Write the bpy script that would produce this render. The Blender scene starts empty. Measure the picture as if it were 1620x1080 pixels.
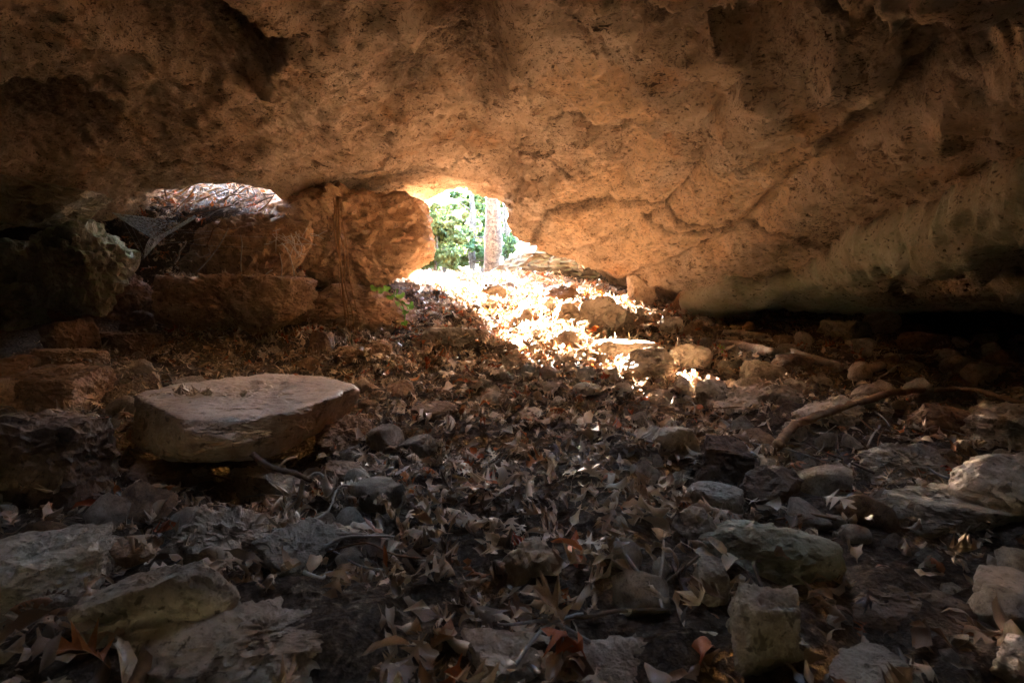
import bpy, bmesh, math, random
import numpy as np
from mathutils import Vector, Matrix
R = math.radians
SC = bpy.context.scene
COL = SC.collection

# ---------------------------------------------------------------- camera, sky, sun, exposure
PITCH = math.atan(80 / 810)
ZC = 0.6
cam_d = bpy.data.cameras.new('camera'); cam = bpy.data.objects.new('camera', cam_d); COL.objects.link(cam)
cam.location = (0, 0, ZC); cam.rotation_euler = (math.pi / 2 - PITCH, 0, 0)
cam_d.lens = 18; cam_d.sensor_width = 36; cam_d.clip_start = 0.02; cam_d.clip_end = 2000
cam_d.dof.use_dof = True; cam_d.dof.focus_distance = 3.6; cam_d.dof.aperture_fstop = 8.0
SC.camera = cam

SUN_EL, SUN_AZ = R(20), R(-17.5)          # azimuth clockwise from +Y
SDIR = Vector((math.sin(SUN_AZ) * math.cos(SUN_EL), math.cos(SUN_AZ) * math.cos(SUN_EL), math.sin(SUN_EL)))
world = bpy.data.worlds.new('World'); SC.world = world; world.use_nodes = True
wn = world.node_tree.nodes; wl = world.node_tree.links
sky = wn.new('ShaderNodeTexSky'); sky.sky_type = 'NISHITA'; sky.sun_disc = False
sky.sun_elevation = SUN_EL; sky.sun_rotation = SUN_AZ; sky.altitude = 300
wn['Background'].inputs['Strength'].default_value = 0.15
wl.new(sky.outputs['Color'], wn['Background'].inputs['Color'])
sun_d = bpy.data.lights.new('sun', 'SUN'); sun_d.energy = 5.0; sun_d.angle = R(0.53); sun_d.color = (1, 0.93, 0.82)
sun = bpy.data.objects.new('sun', sun_d); COL.objects.link(sun)
sun.rotation_euler = SDIR.to_track_quat('Z', 'Y').to_euler()
SC.view_settings.view_transform = 'Standard'; SC.view_settings.look = 'None'
SC.view_settings.exposure = 6.7; SC.view_settings.gamma = 1.0
SC.cycles.max_bounces = 12; SC.cycles.diffuse_bounces = 6; SC.cycles.glossy_bounces = 3
SC.cycles.transmission_bounces = 4; SC.cycles.transparent_max_bounces = 12
SC.cycles.caustics_reflective = False; SC.cycles.caustics_refractive = False
SC.cycles.use_adaptive_sampling = True; SC.cycles.adaptive_threshold = .02; SC.cycles.use_denoising = True; SC.cycles.sample_clamp_indirect = 6

# ---------------------------------------------------------------- numeric helpers
rng = np.random.default_rng(7); random.seed(7)
def smooth(t):
    t = np.clip(t, 0, 1); return t * t * (3 - 2 * t)
def _hash(ix, iy, iz, seed):
    h = (ix.astype(np.int64) * 374761393 + iy.astype(np.int64) * 668265263 + iz.astype(np.int64) * 2147483647 + seed * 974634521)
    h = (h ^ (h >> 13)) * 1274126177; h = h & 0xFFFFFFFF
    h = (h ^ (h >> 16)) * 2246822519 & 0xFFFFFFFF
    return (h ^ (h >> 15)) & 0xFFFFFFFF
_G = rng.normal(size=(256, 3)); _G /= np.linalg.norm(_G, axis=1)[:, None]
def perlin(p, seed=0):
    i = np.floor(p).astype(np.int64); f = p - i
    u = f * f * f * (f * (f * 6 - 15) + 10)
    out = 0
    for dx in (0, 1):
        wx = u[:, 0] if dx else 1 - u[:, 0]
        for dy in (0, 1):
            wy = u[:, 1] if dy else 1 - u[:, 1]
            for dz in (0, 1):
                wz = u[:, 2] if dz else 1 - u[:, 2]
                g = _G[_hash(i[:, 0] + dx, i[:, 1] + dy, i[:, 2] + dz, seed) & 255]
                d = g[:, 0] * (f[:, 0] - dx) + g[:, 1] * (f[:, 1] - dy) + g[:, 2] * (f[:, 2] - dz)
                out = out + wx * wy * wz * d
    return out * 1.5
def fbm(p, octv=4, seed=0, gain=.5, ridged=False):
    a, s, out = 1.0, 1.0, 0
    for o in range(octv):
        n = perlin(p * s + 17.3 * o, seed + o)
        out = out + a * ((1 - 2 * np.abs(n)) if ridged else n)
        a *= gain; s *= 2.03
    return out
def cells(p, seed=0):
    """distance to the nearest random feature point, in cell units, and that cell's random value"""
    i = np.floor(p).astype(np.int64); best = np.full(len(p), 9.0); val = np.zeros(len(p))
    for dx in (-1, 0, 1):
        for dy in (-1, 0, 1):
            for dz in (-1, 0, 1):
                c = i + (dx, dy, dz)
                h = _hash(c[:, 0], c[:, 1], c[:, 2], seed)
                q = c + np.stack([(h & 255) / 255., ((h >> 8) & 255) / 255., ((h >> 16) & 255) / 255.], 1)
                d = np.linalg.norm(p - q, axis=1); m = d < best
                best = np.where(m, d, best); val = np.where(m, ((h >> 24) & 255) / 255., val)
    return best, val
CP, SP = math.cos(PITCH), math.sin(PITCH)
def ray(u, v):
    a, b = (u - 810) / 810, (540 - v) / 810
    return np.array([a, CP + b * SP, -SP + b * CP])
def pix(u, v, d):
    """world point seen at photo pixel u, v at forward distance d metres"""
    return np.array([0, 0, ZC]) + ray(u, v) * d
def project(P):
    r = P - np.array([0, 0, ZC]); f = r[:, 1] * CP - r[:, 2] * SP; up = r[:, 1] * SP + r[:, 2] * CP
    f = np.where(np.abs(f) < 1e-4, 1e-4, f)
    return 810 + 810 * r[:, 0] / f, 540 - 810 * up / f, f

# ---------------------------------------------------------------- object helpers
def tag(o, label=None, cat=None, group=None, kind=None):
    if label: o['label'] = label
    if cat: o['category'] = cat
    if group: o['group'] = group
    if kind: o['kind'] = kind
    return o
def mesh_np(name, V, F, smooth_shade=True):
    me = bpy.data.meshes.new(name)
    V = np.ascontiguousarray(V, dtype=np.float32); F = np.ascontiguousarray(F, dtype=np.int32)
    k = F.shape[1]
    me.vertices.add(len(V)); me.vertices.foreach_set('co', V.ravel())
    me.loops.add(F.size); me.loops.foreach_set('vertex_index', F.ravel())
    me.polygons.add(len(F)); me.polygons.foreach_set('loop_start', np.arange(0, F.size, k, dtype=np.int32))
    me.polygons.foreach_set('loop_total', np.full(len(F), k, dtype=np.int32))
    me.polygons.foreach_set('use_smooth', np.full(len(F), smooth_shade, dtype=bool))
    me.update(calc_edges=True); me.validate()
    return me
def add(name, me, mat, parent=None, loc=None):
    o = bpy.data.objects.new(name, me); COL.objects.link(o)
    if mat and not me.materials: me.materials.append(mat)
    if parent: o.parent = parent
    if loc is not None: o.location = loc
    return o
def empty(name, loc=(0, 0, 0)):
    o = bpy.data.objects.new(name, None); COL.objects.link(o); o.location = loc; return o
def attr(me, name, vals):
    a = me.attributes.new(name, 'FLOAT', 'POINT'); a.data.foreach_set('value', np.asarray(vals, dtype=np.float32))
def grid_faces(nr, nc):
    a = np.arange(nr * nc).reshape(nr, nc)
    return np.stack([a[:-1, :-1], a[:-1, 1:], a[1:, 1:], a[1:, :-1]], -1).reshape(-1, 4)
def tube(points, radii, sides=7, seed=0, rough=.15, sub=6):
    """tapered tube along a smoothed polyline -> V, F"""
    P = np.array(points, float); n = len(P); rad = np.array(radii if np.ndim(radii) else [radii] * n, float)
    t = np.linspace(0, n - 1, (n - 1) * sub + 1)
    i = np.clip(t.astype(int), 0, n - 2); f = (t - i)[:, None]
    p0, p1, p2, p3 = P[np.clip(i - 1, 0, n - 1)], P[i], P[i + 1], P[np.clip(i + 2, 0, n - 1)]
    C = .5 * (2 * p1 + (p2 - p0) * f + (2 * p0 - 5 * p1 + 4 * p2 - p3) * f ** 2 + (3 * p1 - p0 - 3 * p2 + p3) * f ** 3)
    rr = np.interp(t, np.arange(n), rad)
    T = np.gradient(C, axis=0); T /= np.linalg.norm(T, axis=1)[:, None] + 1e-9
    ref = np.array([0, 0, 1.]) if abs(T[0, 2]) < .9 else np.array([1., 0, 0])
    A = np.cross(T, ref); A /= np.linalg.norm(A, axis=1)[:, None] + 1e-9; B = np.cross(T, A)
    ang = np.linspace(0, 2 * np.pi, sides, endpoint=False)
    V = C[:, None] + rr[:, None, None] * (np.cos(ang)[None, :, None] * A[:, None] + np.sin(ang)[None, :, None] * B[:, None])
    V = V.reshape(-1, 3)
    if rough:
        s = 1 / max(rr.max(), 1e-3) * .6
        V += (V - np.repeat(C, sides, 0)) * (rough * 2 * fbm(V * s, 2, seed))[:, None]
    m = len(C); a = np.arange(m * sides).reshape(m, sides); b = np.roll(a, -1, 1)
    F = np.stack([a[:-1], b[:-1], b[1:], a[1:]], -1).reshape(-1, 4)
    V = np.vstack([V, C[:1], C[-1:]]); k = m * sides
    c0 = np.stack([a[0], b[0], np.full(sides, k), np.full(sides, k)], -1)
    c1 = np.stack([b[-1], a[-1], np.full(sides, k + 1), np.full(sides, k + 1)], -1)
    return V, F, np.vstack([np.column_stack([c0[:, 1], c0[:, 0], c0[:, 2]]), np.column_stack([c1[:, 1], c1[:, 0], c1[:, 2]])])
def tubes_mesh(name, specs):
    """several tubes of ONE thing or part joined in one mesh; spec = (points, radii, sides, seed, rough)"""
    Vs, Fs, n = [], [], 0
    for sp in specs:
        V, F, C = tube(*sp)
        T = np.vstack([F[:, [0, 1, 2]], F[:, [0, 2, 3]], C]) + n
        Vs.append(V); Fs.append(T); n += len(V)
    return mesh_np(name, np.vstack(Vs), np.vstack(Fs))

# ---------------------------------------------------------------- materials
class NT:
    def __init__(s, name):
        s.m = bpy.data.materials.new(name); s.m.use_nodes = True
        s.n = s.m.node_tree.nodes; s.l = s.m.node_tree.links
        s.b = s.n['Principled BSDF']
    def node(s, t, **kw):
        n = s.n.new(t)
        for k, v in kw.items():
            if k in n.inputs: n.inputs[k].default_value = v
            else: setattr(n, k, v)
        return n
    def link(s, a, b): s.l.new(a, b)
    def ramp(s, fac, stops):
        r = s.n.new('ShaderNodeValToRGB'); e = r.color_ramp.elements
        while len(e) < len(stops): e.new(.5)
        for q, (p, c) in zip(e, stops): q.position = p; q.color = (*c, 1) if len(c) == 3 else c
        s.l.new(fac, r.inputs[0]); return r.outputs[0]
    def noise(s, vec, scale, detail=5, rough=.6, dist=0):
        n = s.node('ShaderNodeTexNoise', Scale=scale, Detail=detail, Roughness=rough, Distortion=dist)
        s.l.new(vec, n.inputs['Vector']); return n.outputs['Fac']
    def voro(s, vec, scale, feature='F1'):
        n = s.node('ShaderNodeTexVoronoi', Scale=scale); n.feature = feature
        s.l.new(vec, n.inputs['Vector']); return n.outputs['Distance']
    def mix(s, fac, a, b, mode='MIX'):
        n = s.n.new('ShaderNodeMix'); n.data_type = 'RGBA'; n.blend_type = mode
        for sock, v in ((n.inputs[0], fac), (n.inputs[6], a), (n.inputs[7], b)):
            if isinstance(v, (int, float)): sock.default_value = v
            elif isinstance(v, tuple): sock.default_value = (*v, 1)
            else: s.l.new(v, sock)
        return n.outputs[2]
    def math(s, op, a, b=0.0, c=None):
        n = s.n.new('ShaderNodeMath'); n.operation = op
        for k, v in enumerate((a, b) if c is None else (a, b, c)):
            if isinstance(v, (int, float)): n.inputs[k].default_value = v
            else: s.l.new(v, n.inputs[k])
        return n.outputs[0]
    def mapr(s, v, a, b, c=0, d=1):
        n = s.node('ShaderNodeMapRange'); s.l.new(v, n.inputs[0])
        for k, x in enumerate((a, b, c, d)): n.inputs[k + 1].default_value = x
        return n.outputs[0]
    def bump(s, h, strength, dist, prev=None):
        n = s.node('ShaderNodeBump', Strength=strength, Distance=dist); s.l.new(h, n.inputs['Height'])
        if prev: s.l.new(prev, n.inputs['Normal'])
        return n.outputs[0]
    def out(s, col, rough=.85, nrm=None, spec=.3):
        if isinstance(col, tuple): s.b.inputs['Base Color'].default_value = (*col, 1)
        else: s.l.new(col, s.b.inputs['Base Color'])
        if isinstance(rough, (int, float)): s.b.inputs['Roughness'].default_value = rough
        else: s.l.new(rough, s.b.inputs['Roughness'])
        s.b.inputs['Specular IOR Level'].default_value = spec
        if nrm: s.l.new(nrm, s.b.inputs['Normal'])
        return s.m

def rock_mat(name, light, mid, dark, moss=0.0, mosscol=(.17, .165, .10), scale=1.0, rough=.8, spec=.35, bump=.95, flow=False):
    t = NT(name); tc = t.node('ShaderNodeTexCoord').outputs['Object']
    info = t.node('ShaderNodeObjectInfo')
    off = t.node('ShaderNodeVectorMath', operation='MULTIPLY_ADD'); t.link(info.outputs['Random'], off.inputs[0])
    off.inputs[1].default_value = (19, 31, 47); t.link(tc, off.inputs[2]); vec = off.outputs[0]
    big = t.noise(vec, 4.0 * scale, 7, .66, .5); mid_n = t.noise(vec, 18 * scale, 8, .72, .3); fine = t.noise(vec, 85 * scale, 5, .75)
    c = t.ramp(big, [(.32, dark), (.47, mid), (.64, light)])
    c = t.mix(t.mapr(mid_n, .5, .64, 0, .8), c, t.mix(.75, c, dark))
    c = t.mix(t.mapr(fine, .56, .66, 0, .8), c, t.mix(.8, c, dark))
    c = t.mix(t.mapr(fine, .46, .36, 0, .5), c, light)
    pk = t.noise(vec, 34 * scale, 3, .55, .6); c = t.mix(t.mapr(pk, .61, .65, 0, .6), c, tuple(x * .35 for x in dark))
    if moss:
        geo = t.node('ShaderNodeNewGeometry'); sep = t.node('ShaderNodeSeparateXYZ'); t.link(geo.outputs['Normal'], sep.inputs[0])
        mk = t.math('MULTIPLY', t.mapr(sep.outputs[2], -.1, .6), t.mapr(t.noise(vec, 5 * scale, 5, .7), .5 - .25 * moss, .75 - .25 * moss))
        c = t.mix(t.math('MULTIPLY', mk, min(1, moss)), c, t.mix(t.mapr(fine, .35, .65), mosscol, tuple(x * 1.9 for x in mosscol)))
    tint = t.mapr(info.outputs['Random'], 0, 1, .8, 1.15)
    hv = t.node('ShaderNodeHueSaturation'); t.link(tint, hv.inputs['Value']); t.link(c, hv.inputs['Color'])
    pit = t.voro(vec, 42 * scale); n1 = t.bump(t.mapr(pit, .0, .35), bump * .5, .006)
    n2 = t.bump(mid_n, bump * 1.2, .015, n1); n3 = t.bump(fine, bump * 1.3, .004, n2)
    return t.out(hv.outputs[0], rough, n3, spec)
M = {}
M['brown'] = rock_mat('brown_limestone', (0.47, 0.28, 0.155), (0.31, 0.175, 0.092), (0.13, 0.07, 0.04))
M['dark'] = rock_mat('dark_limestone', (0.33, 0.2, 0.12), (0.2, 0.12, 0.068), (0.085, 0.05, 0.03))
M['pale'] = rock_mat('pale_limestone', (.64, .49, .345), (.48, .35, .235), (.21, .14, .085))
M['grey'] = rock_mat('grey_limestone', (.52, .42, .30), (.36, .275, .19), (.16, .115, .075))
M['lichen'] = rock_mat('lichen_limestone', (.54, .47, .35), (.36, .30, .20), (.14, .105, .06), moss=.6)
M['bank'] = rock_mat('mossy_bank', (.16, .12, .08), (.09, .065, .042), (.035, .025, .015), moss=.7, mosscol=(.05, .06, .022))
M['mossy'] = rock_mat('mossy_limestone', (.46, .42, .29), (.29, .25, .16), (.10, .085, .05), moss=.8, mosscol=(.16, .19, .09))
M['tan'] = rock_mat('tan_pitted_limestone', (.60, .40, .24), (.44, .27, .15), (.17, .09, .05))
M['slab'] = rock_mat('smooth_slab_limestone', (.56, .42, .30), (.44, .31, .205), (.26, .165, .10), rough=.5, spec=.5, bump=.3)

def ceiling_mat():
    t = NT('cave_ceiling_rock'); vec = t.node('ShaderNodeNewGeometry').outputs['Position']
    mp = t.node('ShaderNodeMapping'); t.link(vec, mp.inputs[0]); mp.inputs['Rotation'].default_value = (0, 0, R(28)); mp.inputs['Scale'].default_value = (1, 1.9, 1.9)
    fl = mp.outputs[0]
    big = t.noise(fl, 1.1, 6, .6, .6); mid = t.noise(fl, 6, 8, .7, .4); fine = t.noise(fl, 26, 7, .75, .3); mic = t.noise(vec, 120, 4, .75)
    c = t.ramp(big, [(.3, (.31, .205, .13)), (.47, (.51, .37, .255)), (.66, (.67, .52, .39))])
    c = t.mix(t.mapr(t.noise(vec, 2.3, 4, .6), .56, .7, 0, .5), c, (.50, .24, .09))
    c = t.mix(t.mapr(mid, .54, .66, 0, .75), c, (.15, .08, .043))
    c = t.mix(t.mapr(fine, .56, .65, 0, .8), c, (.085, .047, .027))
    c = t.mix(t.mapr(mic, .54, .7, 0, .5), c, (.60, .40, .23))
    mp2 = t.node('ShaderNodeMapping'); t.link(vec, mp2.inputs[0]); mp2.inputs['Rotation'].default_value = (0, 0, R(12)); mp2.inputs['Scale'].default_value = (1, 2.6, 3.2)
    dash = t.noise(mp2.outputs[0], 16, 3, .6, .8); dash2 = t.noise(mp2.outputs[0], 45, 2, .6, .6)
    dm = t.math('MULTIPLY', t.math('MAXIMUM', t.mapr(dash, .59, .625), t.mapr(dash2, .61, .65)), t.mapr(t.noise(vec, 2.6, 4, .65), .44, .56, .08, 1))
    c = t.mix(t.math('MULTIPLY', dm, t.mapr(mid, .40, .5, .35, .9)), c, (.06, .034, .02))
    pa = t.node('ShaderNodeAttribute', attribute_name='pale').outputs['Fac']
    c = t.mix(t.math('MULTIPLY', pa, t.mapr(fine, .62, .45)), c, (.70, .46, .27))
    dk = t.node('ShaderNodeAttribute', attribute_name='recess_dark').outputs['Fac']
    c = t.mix(t.math('MULTIPLY', dk, t.mapr(fine, .3, .55, .55, 1)), c, (.05, .028, .016))  # darker tone inside the ceiling's hollows, cracks and bed lines
    li = t.node('ShaderNodeAttribute', attribute_name='lichen').outputs['Fac']
    c = t.mix(t.math('MULTIPLY', li, t.mapr(fine, .66, .5, .6, 1)), c, t.mix(t.mapr(mid, .4, .6), (.40, .40, .26), (.56, .53, .38)))
    wv = t.node('ShaderNodeVectorMath', operation='MULTIPLY_ADD'); nz = t.node('ShaderNodeTexNoise', Scale=9.0, Detail=3.0); t.link(fl, nz.inputs['Vector'])
    t.link(nz.outputs['Color'], wv.inputs[0]); wv.inputs[1].default_value = (.22, .22, .22); t.link(fl, wv.inputs[2])
    pit = t.mapr(t.voro(wv.outputs[0], 15), .08, .34); pit2 = t.mapr(t.voro(wv.outputs[0], 38), .05, .4)
    c = t.mix(t.math('MULTIPLY', t.mapr(pit, 1, 0), t.mapr(mid, .42, .52, 0, .85)), c, (.06, .033, .018))
    n = t.bump(t.math('SUBTRACT', 1.0, dm), .6, .012); n = t.bump(pit, .55, .022, n); n = t.bump(pit2, .5, .009, n)
    n = t.bump(mid, .75, .055, n); n = t.bump(fine, .8, .022, n); n = t.bump(mic, .6, .004, n)
    return t.out(c, .8, n, .3)
M['ceiling'] = ceiling_mat()

def ground_mat():
    t = NT('cave_floor_soil'); vec = t.node('ShaderNodeNewGeometry').outputs['Position']
    a = t.noise(vec, 6, 6, .65); f = t.noise(vec, 60, 5, .75); g = t.voro(vec, 55)
    c = t.ramp(f, [(.3, (.035, .022, .014)), (.5, (.10, .065, .04)), (.62, (.2, .14, .09)), (.75, (.36, .28, .2))])
    c = t.mix(t.mapr(a, .4, .6), c, t.mix(.5, c, (.06, .035, .02)))
    n = t.bump(g, .8, .012); n = t.bump(f, 1.0, .02, n); n = t.bump(a, .5, .05, n)
    return t.out(c, .9, n, .2)
M['ground'] = ground_mat()

LEAF_STOPS = [(0, (.07, .04, .025)), (.16, (.20, .12, .066)), (.34, (.38, .225, .12)), (.52, (.51, .34, .20)), (.68, (.62, .47, .32)),
              (.80, (.30, .17, .09)), (.88, (.34, .12, .035)), (.95, (.48, .13, .02)), (1, (.42, .075, .015))]
def leaf_mat(name, per_object):
    t = NT(name)
    c = t.node('ShaderNodeObjectInfo').outputs['Color'] if per_object else t.ramp(t.node('ShaderNodeAttribute', attribute_name='tint').outputs['Fac'], LEAF_STOPS)
    pos = t.node('ShaderNodeTexCoord').outputs['Object']
    sp = t.noise(pos, 60 if not per_object else 70, 4, .65)
    c = t.mix(t.mapr(sp, .5, .72, 0, .6), c, (.06, .035, .02)); nb = t.bump(sp, .5, .003)
    t.out(c, t.mapr(sp, .35, .65, .28, .55), nb, .6)
    tr = t.node('ShaderNodeBsdfTranslucent'); t.link(c, tr.inputs[0]); mx = t.node('ShaderNodeMixShader'); mx.inputs[0].default_value = .22
    t.link(t.b.outputs[0], mx.inputs[1]); t.link(tr.outputs[0], mx.inputs[2]); t.link(mx.outputs[0], t.n['Material Output'].inputs[0])
    return t.m
M['leaf'] = leaf_mat('dry_oak_leaf', True); M['litter'] = leaf_mat('dry_leaf_litter', False)
def wood_mat(name, a, b, rough=.75, scale=1):
    t = NT(name); vec = t.node('ShaderNodeTexCoord').outputs['Object']
    n = t.noise(vec, 25 * scale, 6, .7, .5); f = t.noise(vec, 120 * scale, 3, .7)
    c = t.mix(t.mapr(n, .38, .62), a, b); nn = t.bump(f, .6, .003, t.bump(n, .7, .008))
    return t.out(c, rough, nn, .3)
M['pale_wood'] = wood_mat('weathered_wood', (.48, .38, .29), (.27, .19, .13))
M['red_wood'] = wood_mat('red_brown_branch', (.30, .16, .075), (.15, .075, .035))
M['grey_wood'] = wood_mat('grey_twig', (.42, .38, .34), (.24, .2, .16))
M['dark_wood'] = wood_mat('dark_twig', (.16, .10, .06), (.08, .05, .03))
M['root'] = wood_mat('hanging_root', (.42, .23, .09), (.26, .13, .05))
M['white_twig'] = wood_mat('bleached_rootlet', (.66, .66, .66), (.45, .44, .44))
M['bark'] = wood_mat('juniper_bark', (.11, .085, .065), (.022, .013, .009), scale=.8)
def foliage_mat(name, a, b):
    t = NT(name); f = t.node('ShaderNodeAttribute', attribute_name='tint').outputs['Fac']
    c = t.mix(f, a, b); t.out(c, .55, None, .3)
    tr = t.node('ShaderNodeBsdfTranslucent'); t.link(c, tr.inputs[0]); mx = t.node('ShaderNodeMixShader'); mx.inputs[0].default_value = .3
    t.link(t.b.outputs[0], mx.inputs[1]); t.link(tr.outputs[0], mx.inputs[2]); t.link(mx.outputs[0], t.n['Material Output'].inputs[0])
    return t.m
M['juniper'] = foliage_mat('juniper_foliage', (.022, .048, .014), (.065, .09, .024))
M['oak_green'] = foliage_mat('yellow_green_foliage', (.045, .07, .018), (.10, .11, .034))
M['fresh'] = foliage_mat('fresh_green_leaf', (.20, .36, .05), (.32, .48, .08))
def web_mat():
    t = NT('spider_silk'); uv = t.node('ShaderNodeTexCoord').outputs['Object']
    mp = t.node('ShaderNodeMapping'); t.link(uv, mp.inputs[0]); mp.inputs['Scale'].default_value = (60, 60, 9)
    n = t.noise(mp.outputs[0], 1.2, 5, .7); e = t.node('ShaderNodeAttribute', attribute_name='silk').outputs['Fac']
    t.out((.80, .88, .92), .6, None, .4)
    tp = t.node('ShaderNodeBsdfTransparent'); mx = t.node('ShaderNodeMixShader')
    t.link(t.math('MULTIPLY', t.mapr(n, .38, .62, .16, .85), e), mx.inputs[0]); t.link(tp.outputs[0], mx.inputs[1])
    tr = t.node('ShaderNodeBsdfTranslucent'); tr.inputs[0].default_value = (.80, .88, .92, 1); m2 = t.node('ShaderNodeMixShader'); m2.inputs[0].default_value = .75
    t.link(t.b.outputs[0], m2.inputs[1]); t.link(tr.outputs[0], m2.inputs[2])
    t.link(m2.outputs[0], mx.inputs[2]); t.link(mx.outputs[0], t.n['Material Output'].inputs[0]); return t.m
M['web'] = web_mat()

# ---------------------------------------------------------------- ground: one sheet from the cave floor out to the horizon
def ground_z(x, y, detail=True):
    x = np.asarray(x, float); y = np.asarray(y, float)
    slope = .143 - .055 * smooth((x - .7) / 1.6)
    yy = np.clip(y - 1.5, 0, 5.9)
    z = slope * (np.sqrt(yy ** 2 + .25) - .5 + .03 * yy)
    z = np.where(y < 1.5, 0, z)
    z -= .16 * np.exp(-(((x + 1.0) / .45) ** 2 + ((y - 1.75) / .4) ** 2))                                   # hollow under the slab
    z += .10 * np.exp(-(((x + 2.6) / .7) ** 2 + ((y - 2.3) / .8) ** 2))
    z -= .09 * np.exp(-(((x + .10) / .2) ** 2 + ((y - 1.93) / .06) ** 2))                                # dark hollow in the leaves
    bank = smooth((-1.95 - .30 * np.clip(y - 5.2, 0, 30) - x) / .7)
    z += bank * (.75 * smooth((y - 4.7) / .7) + .53 * np.clip(y - 5.1, 0, 5))
    rb = smooth((x - 1.2) / 2.5)
    z += rb * .5 * np.clip(y - 8.0, 0, 5)
    z += .02 * np.clip(y - 8, 0, 60)
    if detail:
        P = np.stack([x, y, 0 * x], -1).reshape(-1, 3); near = np.exp(-(np.hypot(P[:, 0], P[:, 1] - 3) / 14) ** 2)
        n = .075 * fbm(P * 1.6, 3, 5) + near * .035 * fbm(P * 7, 3, 9)
        z = z + n.reshape(x.shape)
    return z
def axis(lo, hi, core, step, far):
    a = np.arange(core[0], core[1] + 1e-6, step); g = []
    s, p = step, core[1]
    while p < hi: s *= 1.22; p += s; g.append(p)
    h = []; s, p = step, core[0]
    while p > lo: s *= 1.22; p -= s; h.append(p)
    return np.concatenate([h[::-1], a, g])
gx = axis(-500, 500, (-5, 5), .03, 0); gy = axis(-60, 900, (.2, 8.4), .03, 0)
X, Y = np.meshgrid(gx, gy); Z = ground_z(X, Y)
gme = mesh_np('ground', np.stack([X, Y, Z], -1).reshape(-1, 3), grid_faces(len(gy), len(gx)))
ground = tag(add('ground', gme, M['ground']), kind='structure')
def ground_hit(u, v):
    d = np.arange(.35, 30, .01); P = np.array([0, 0, ZC]) + ray(u, v)[None] * d[:, None]
    below = P[:, 2] < ground_z(P[:, 0], P[:, 1])
    k = np.argmax(below) if below.any() else len(d) - 1
    return P[k], d[k]

# ---------------------------------------------------------------- cave ceiling: one rock sheet, lip at the openings, closed round the sides
LIP = [(-1500, 640, 3.6), (-800, 520, 4.0), (-300, 400, 4.3), (0, 352, 4.6), (100, 352, 4.8), (165, 350, 4.95), (198, 322, 5.0), (226, 296, 5.0), (300, 291, 5.05),
       (410, 290, 5.1), (430, 302, 5.25), (447, 318, 5.5), (485, 328, 5.9), (540, 322, 6.4), (600, 329, 6.7), (645, 326, 6.9), (682, 317, 7.05), (710, 302, 7.15),
       (737, 291, 7.2), (749, 308, 7.1), (793, 314, 6.85), (803, 330, 6.6), (802, 358, 6.2), (817, 377, 6.1), (850, 395, 5.95), (900, 411, 5.75), (960, 425, 5.55),
       (1000, 436, 5.4), (1040, 452, 5.2), (1080, 468, 5.05), (1130, 486, 4.9), (1180, 474, 4.85), (1250, 464, 4.8), (1400, 464, 4.7), (1500, 470, 4.6),
       (1620, 482, 4.5), (1900, 515, 4.3), (2600, 640, 4.0)]
LP = np.array([pix(*q) for q in LIP]); LU = np.array([q[0] for q in LIP], float)
NC, NR, NO = 780, 540, 46
seg = np.r_[0, np.cumsum(np.where((LU[1:] < 0) | (LU[1:] > 1620), .35, 1) * np.maximum(np.hypot(np.diff(LU), np.diff([q[1] for q in LIP])), 5))]
sv = np.linspace(0, seg[-1], NC)
lx, ly, lz, lu = (np.interp(sv, seg, q) for q in (LP[:, 0], LP[:, 1], LP[:, 2], LU))
k = np.exp(-np.linspace(-2, 2, 7) ** 2); k /= k.sum()
lx, ly, lz = (np.convolve(np.pad(q, 3, 'edge'), k, 'valid') for q in (lx, ly, lz))
bx = np.interp(np.linspace(0, 1, NC), [0, .12, .88, 1], [-8, -4.4, 4.4, 8]); by = np.full(NC, -4.5)
def roof_height(x, y):
    h = 2.12 - .10 * smooth((3 - y) / 4)
    h = h - 2.9 * smooth((-x - 3.6) / 3.6) - 1.5 * smooth((x - .1) / 3.4) - 1.4 * smooth((x - 4.6) / 2.4)
    h = h - 1.86 * smooth((-1.6 - y) / 2.6)  # low gap left open at the back, added to let fill light in
    return h
Lf = np.interp(lu, [0, 200, 500, 740, 800, 950, 1130, 1250, 1620], [2.2, 2.4, 2.2, 1.6, 1.7, 1.8, 1.7, 1.2, 1.0])
t = np.linspace(0, 1, NR)[:, None] ** 1.25
gx_ = lx + (bx - lx) * t; gy_ = ly + (by - ly) * t
dist = np.hypot(gx_ - lx, gy_ - ly)
e = np.clip(dist / Lf, 0, 1); ease = 1 - (1 - e) ** 2.3
Hc = roof_height(gx_, gy_); 
def wide(q, m):
    kk_ = np.exp(-np.linspace(-2.2, 2.2, 2 * m + 1) ** 2); kk_ /= kk_.sum(); return np.convolve(np.pad(q, m, 'edge'), kk_, 'valid')
fade = smooth(dist / .55); gx_ = gx_ + (wide(lx, 45) - lx) * fade * (1 - t); gy_ = gy_ + (wide(ly, 45) - ly) * fade * (1 - t)
lzf = lz + (wide(lz, 55) - lz) * fade; cz = lzf + (roof_height(gx_, gy_) - lzf) * ease
inner = np.stack([gx_, gy_, cz], -1)
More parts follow.
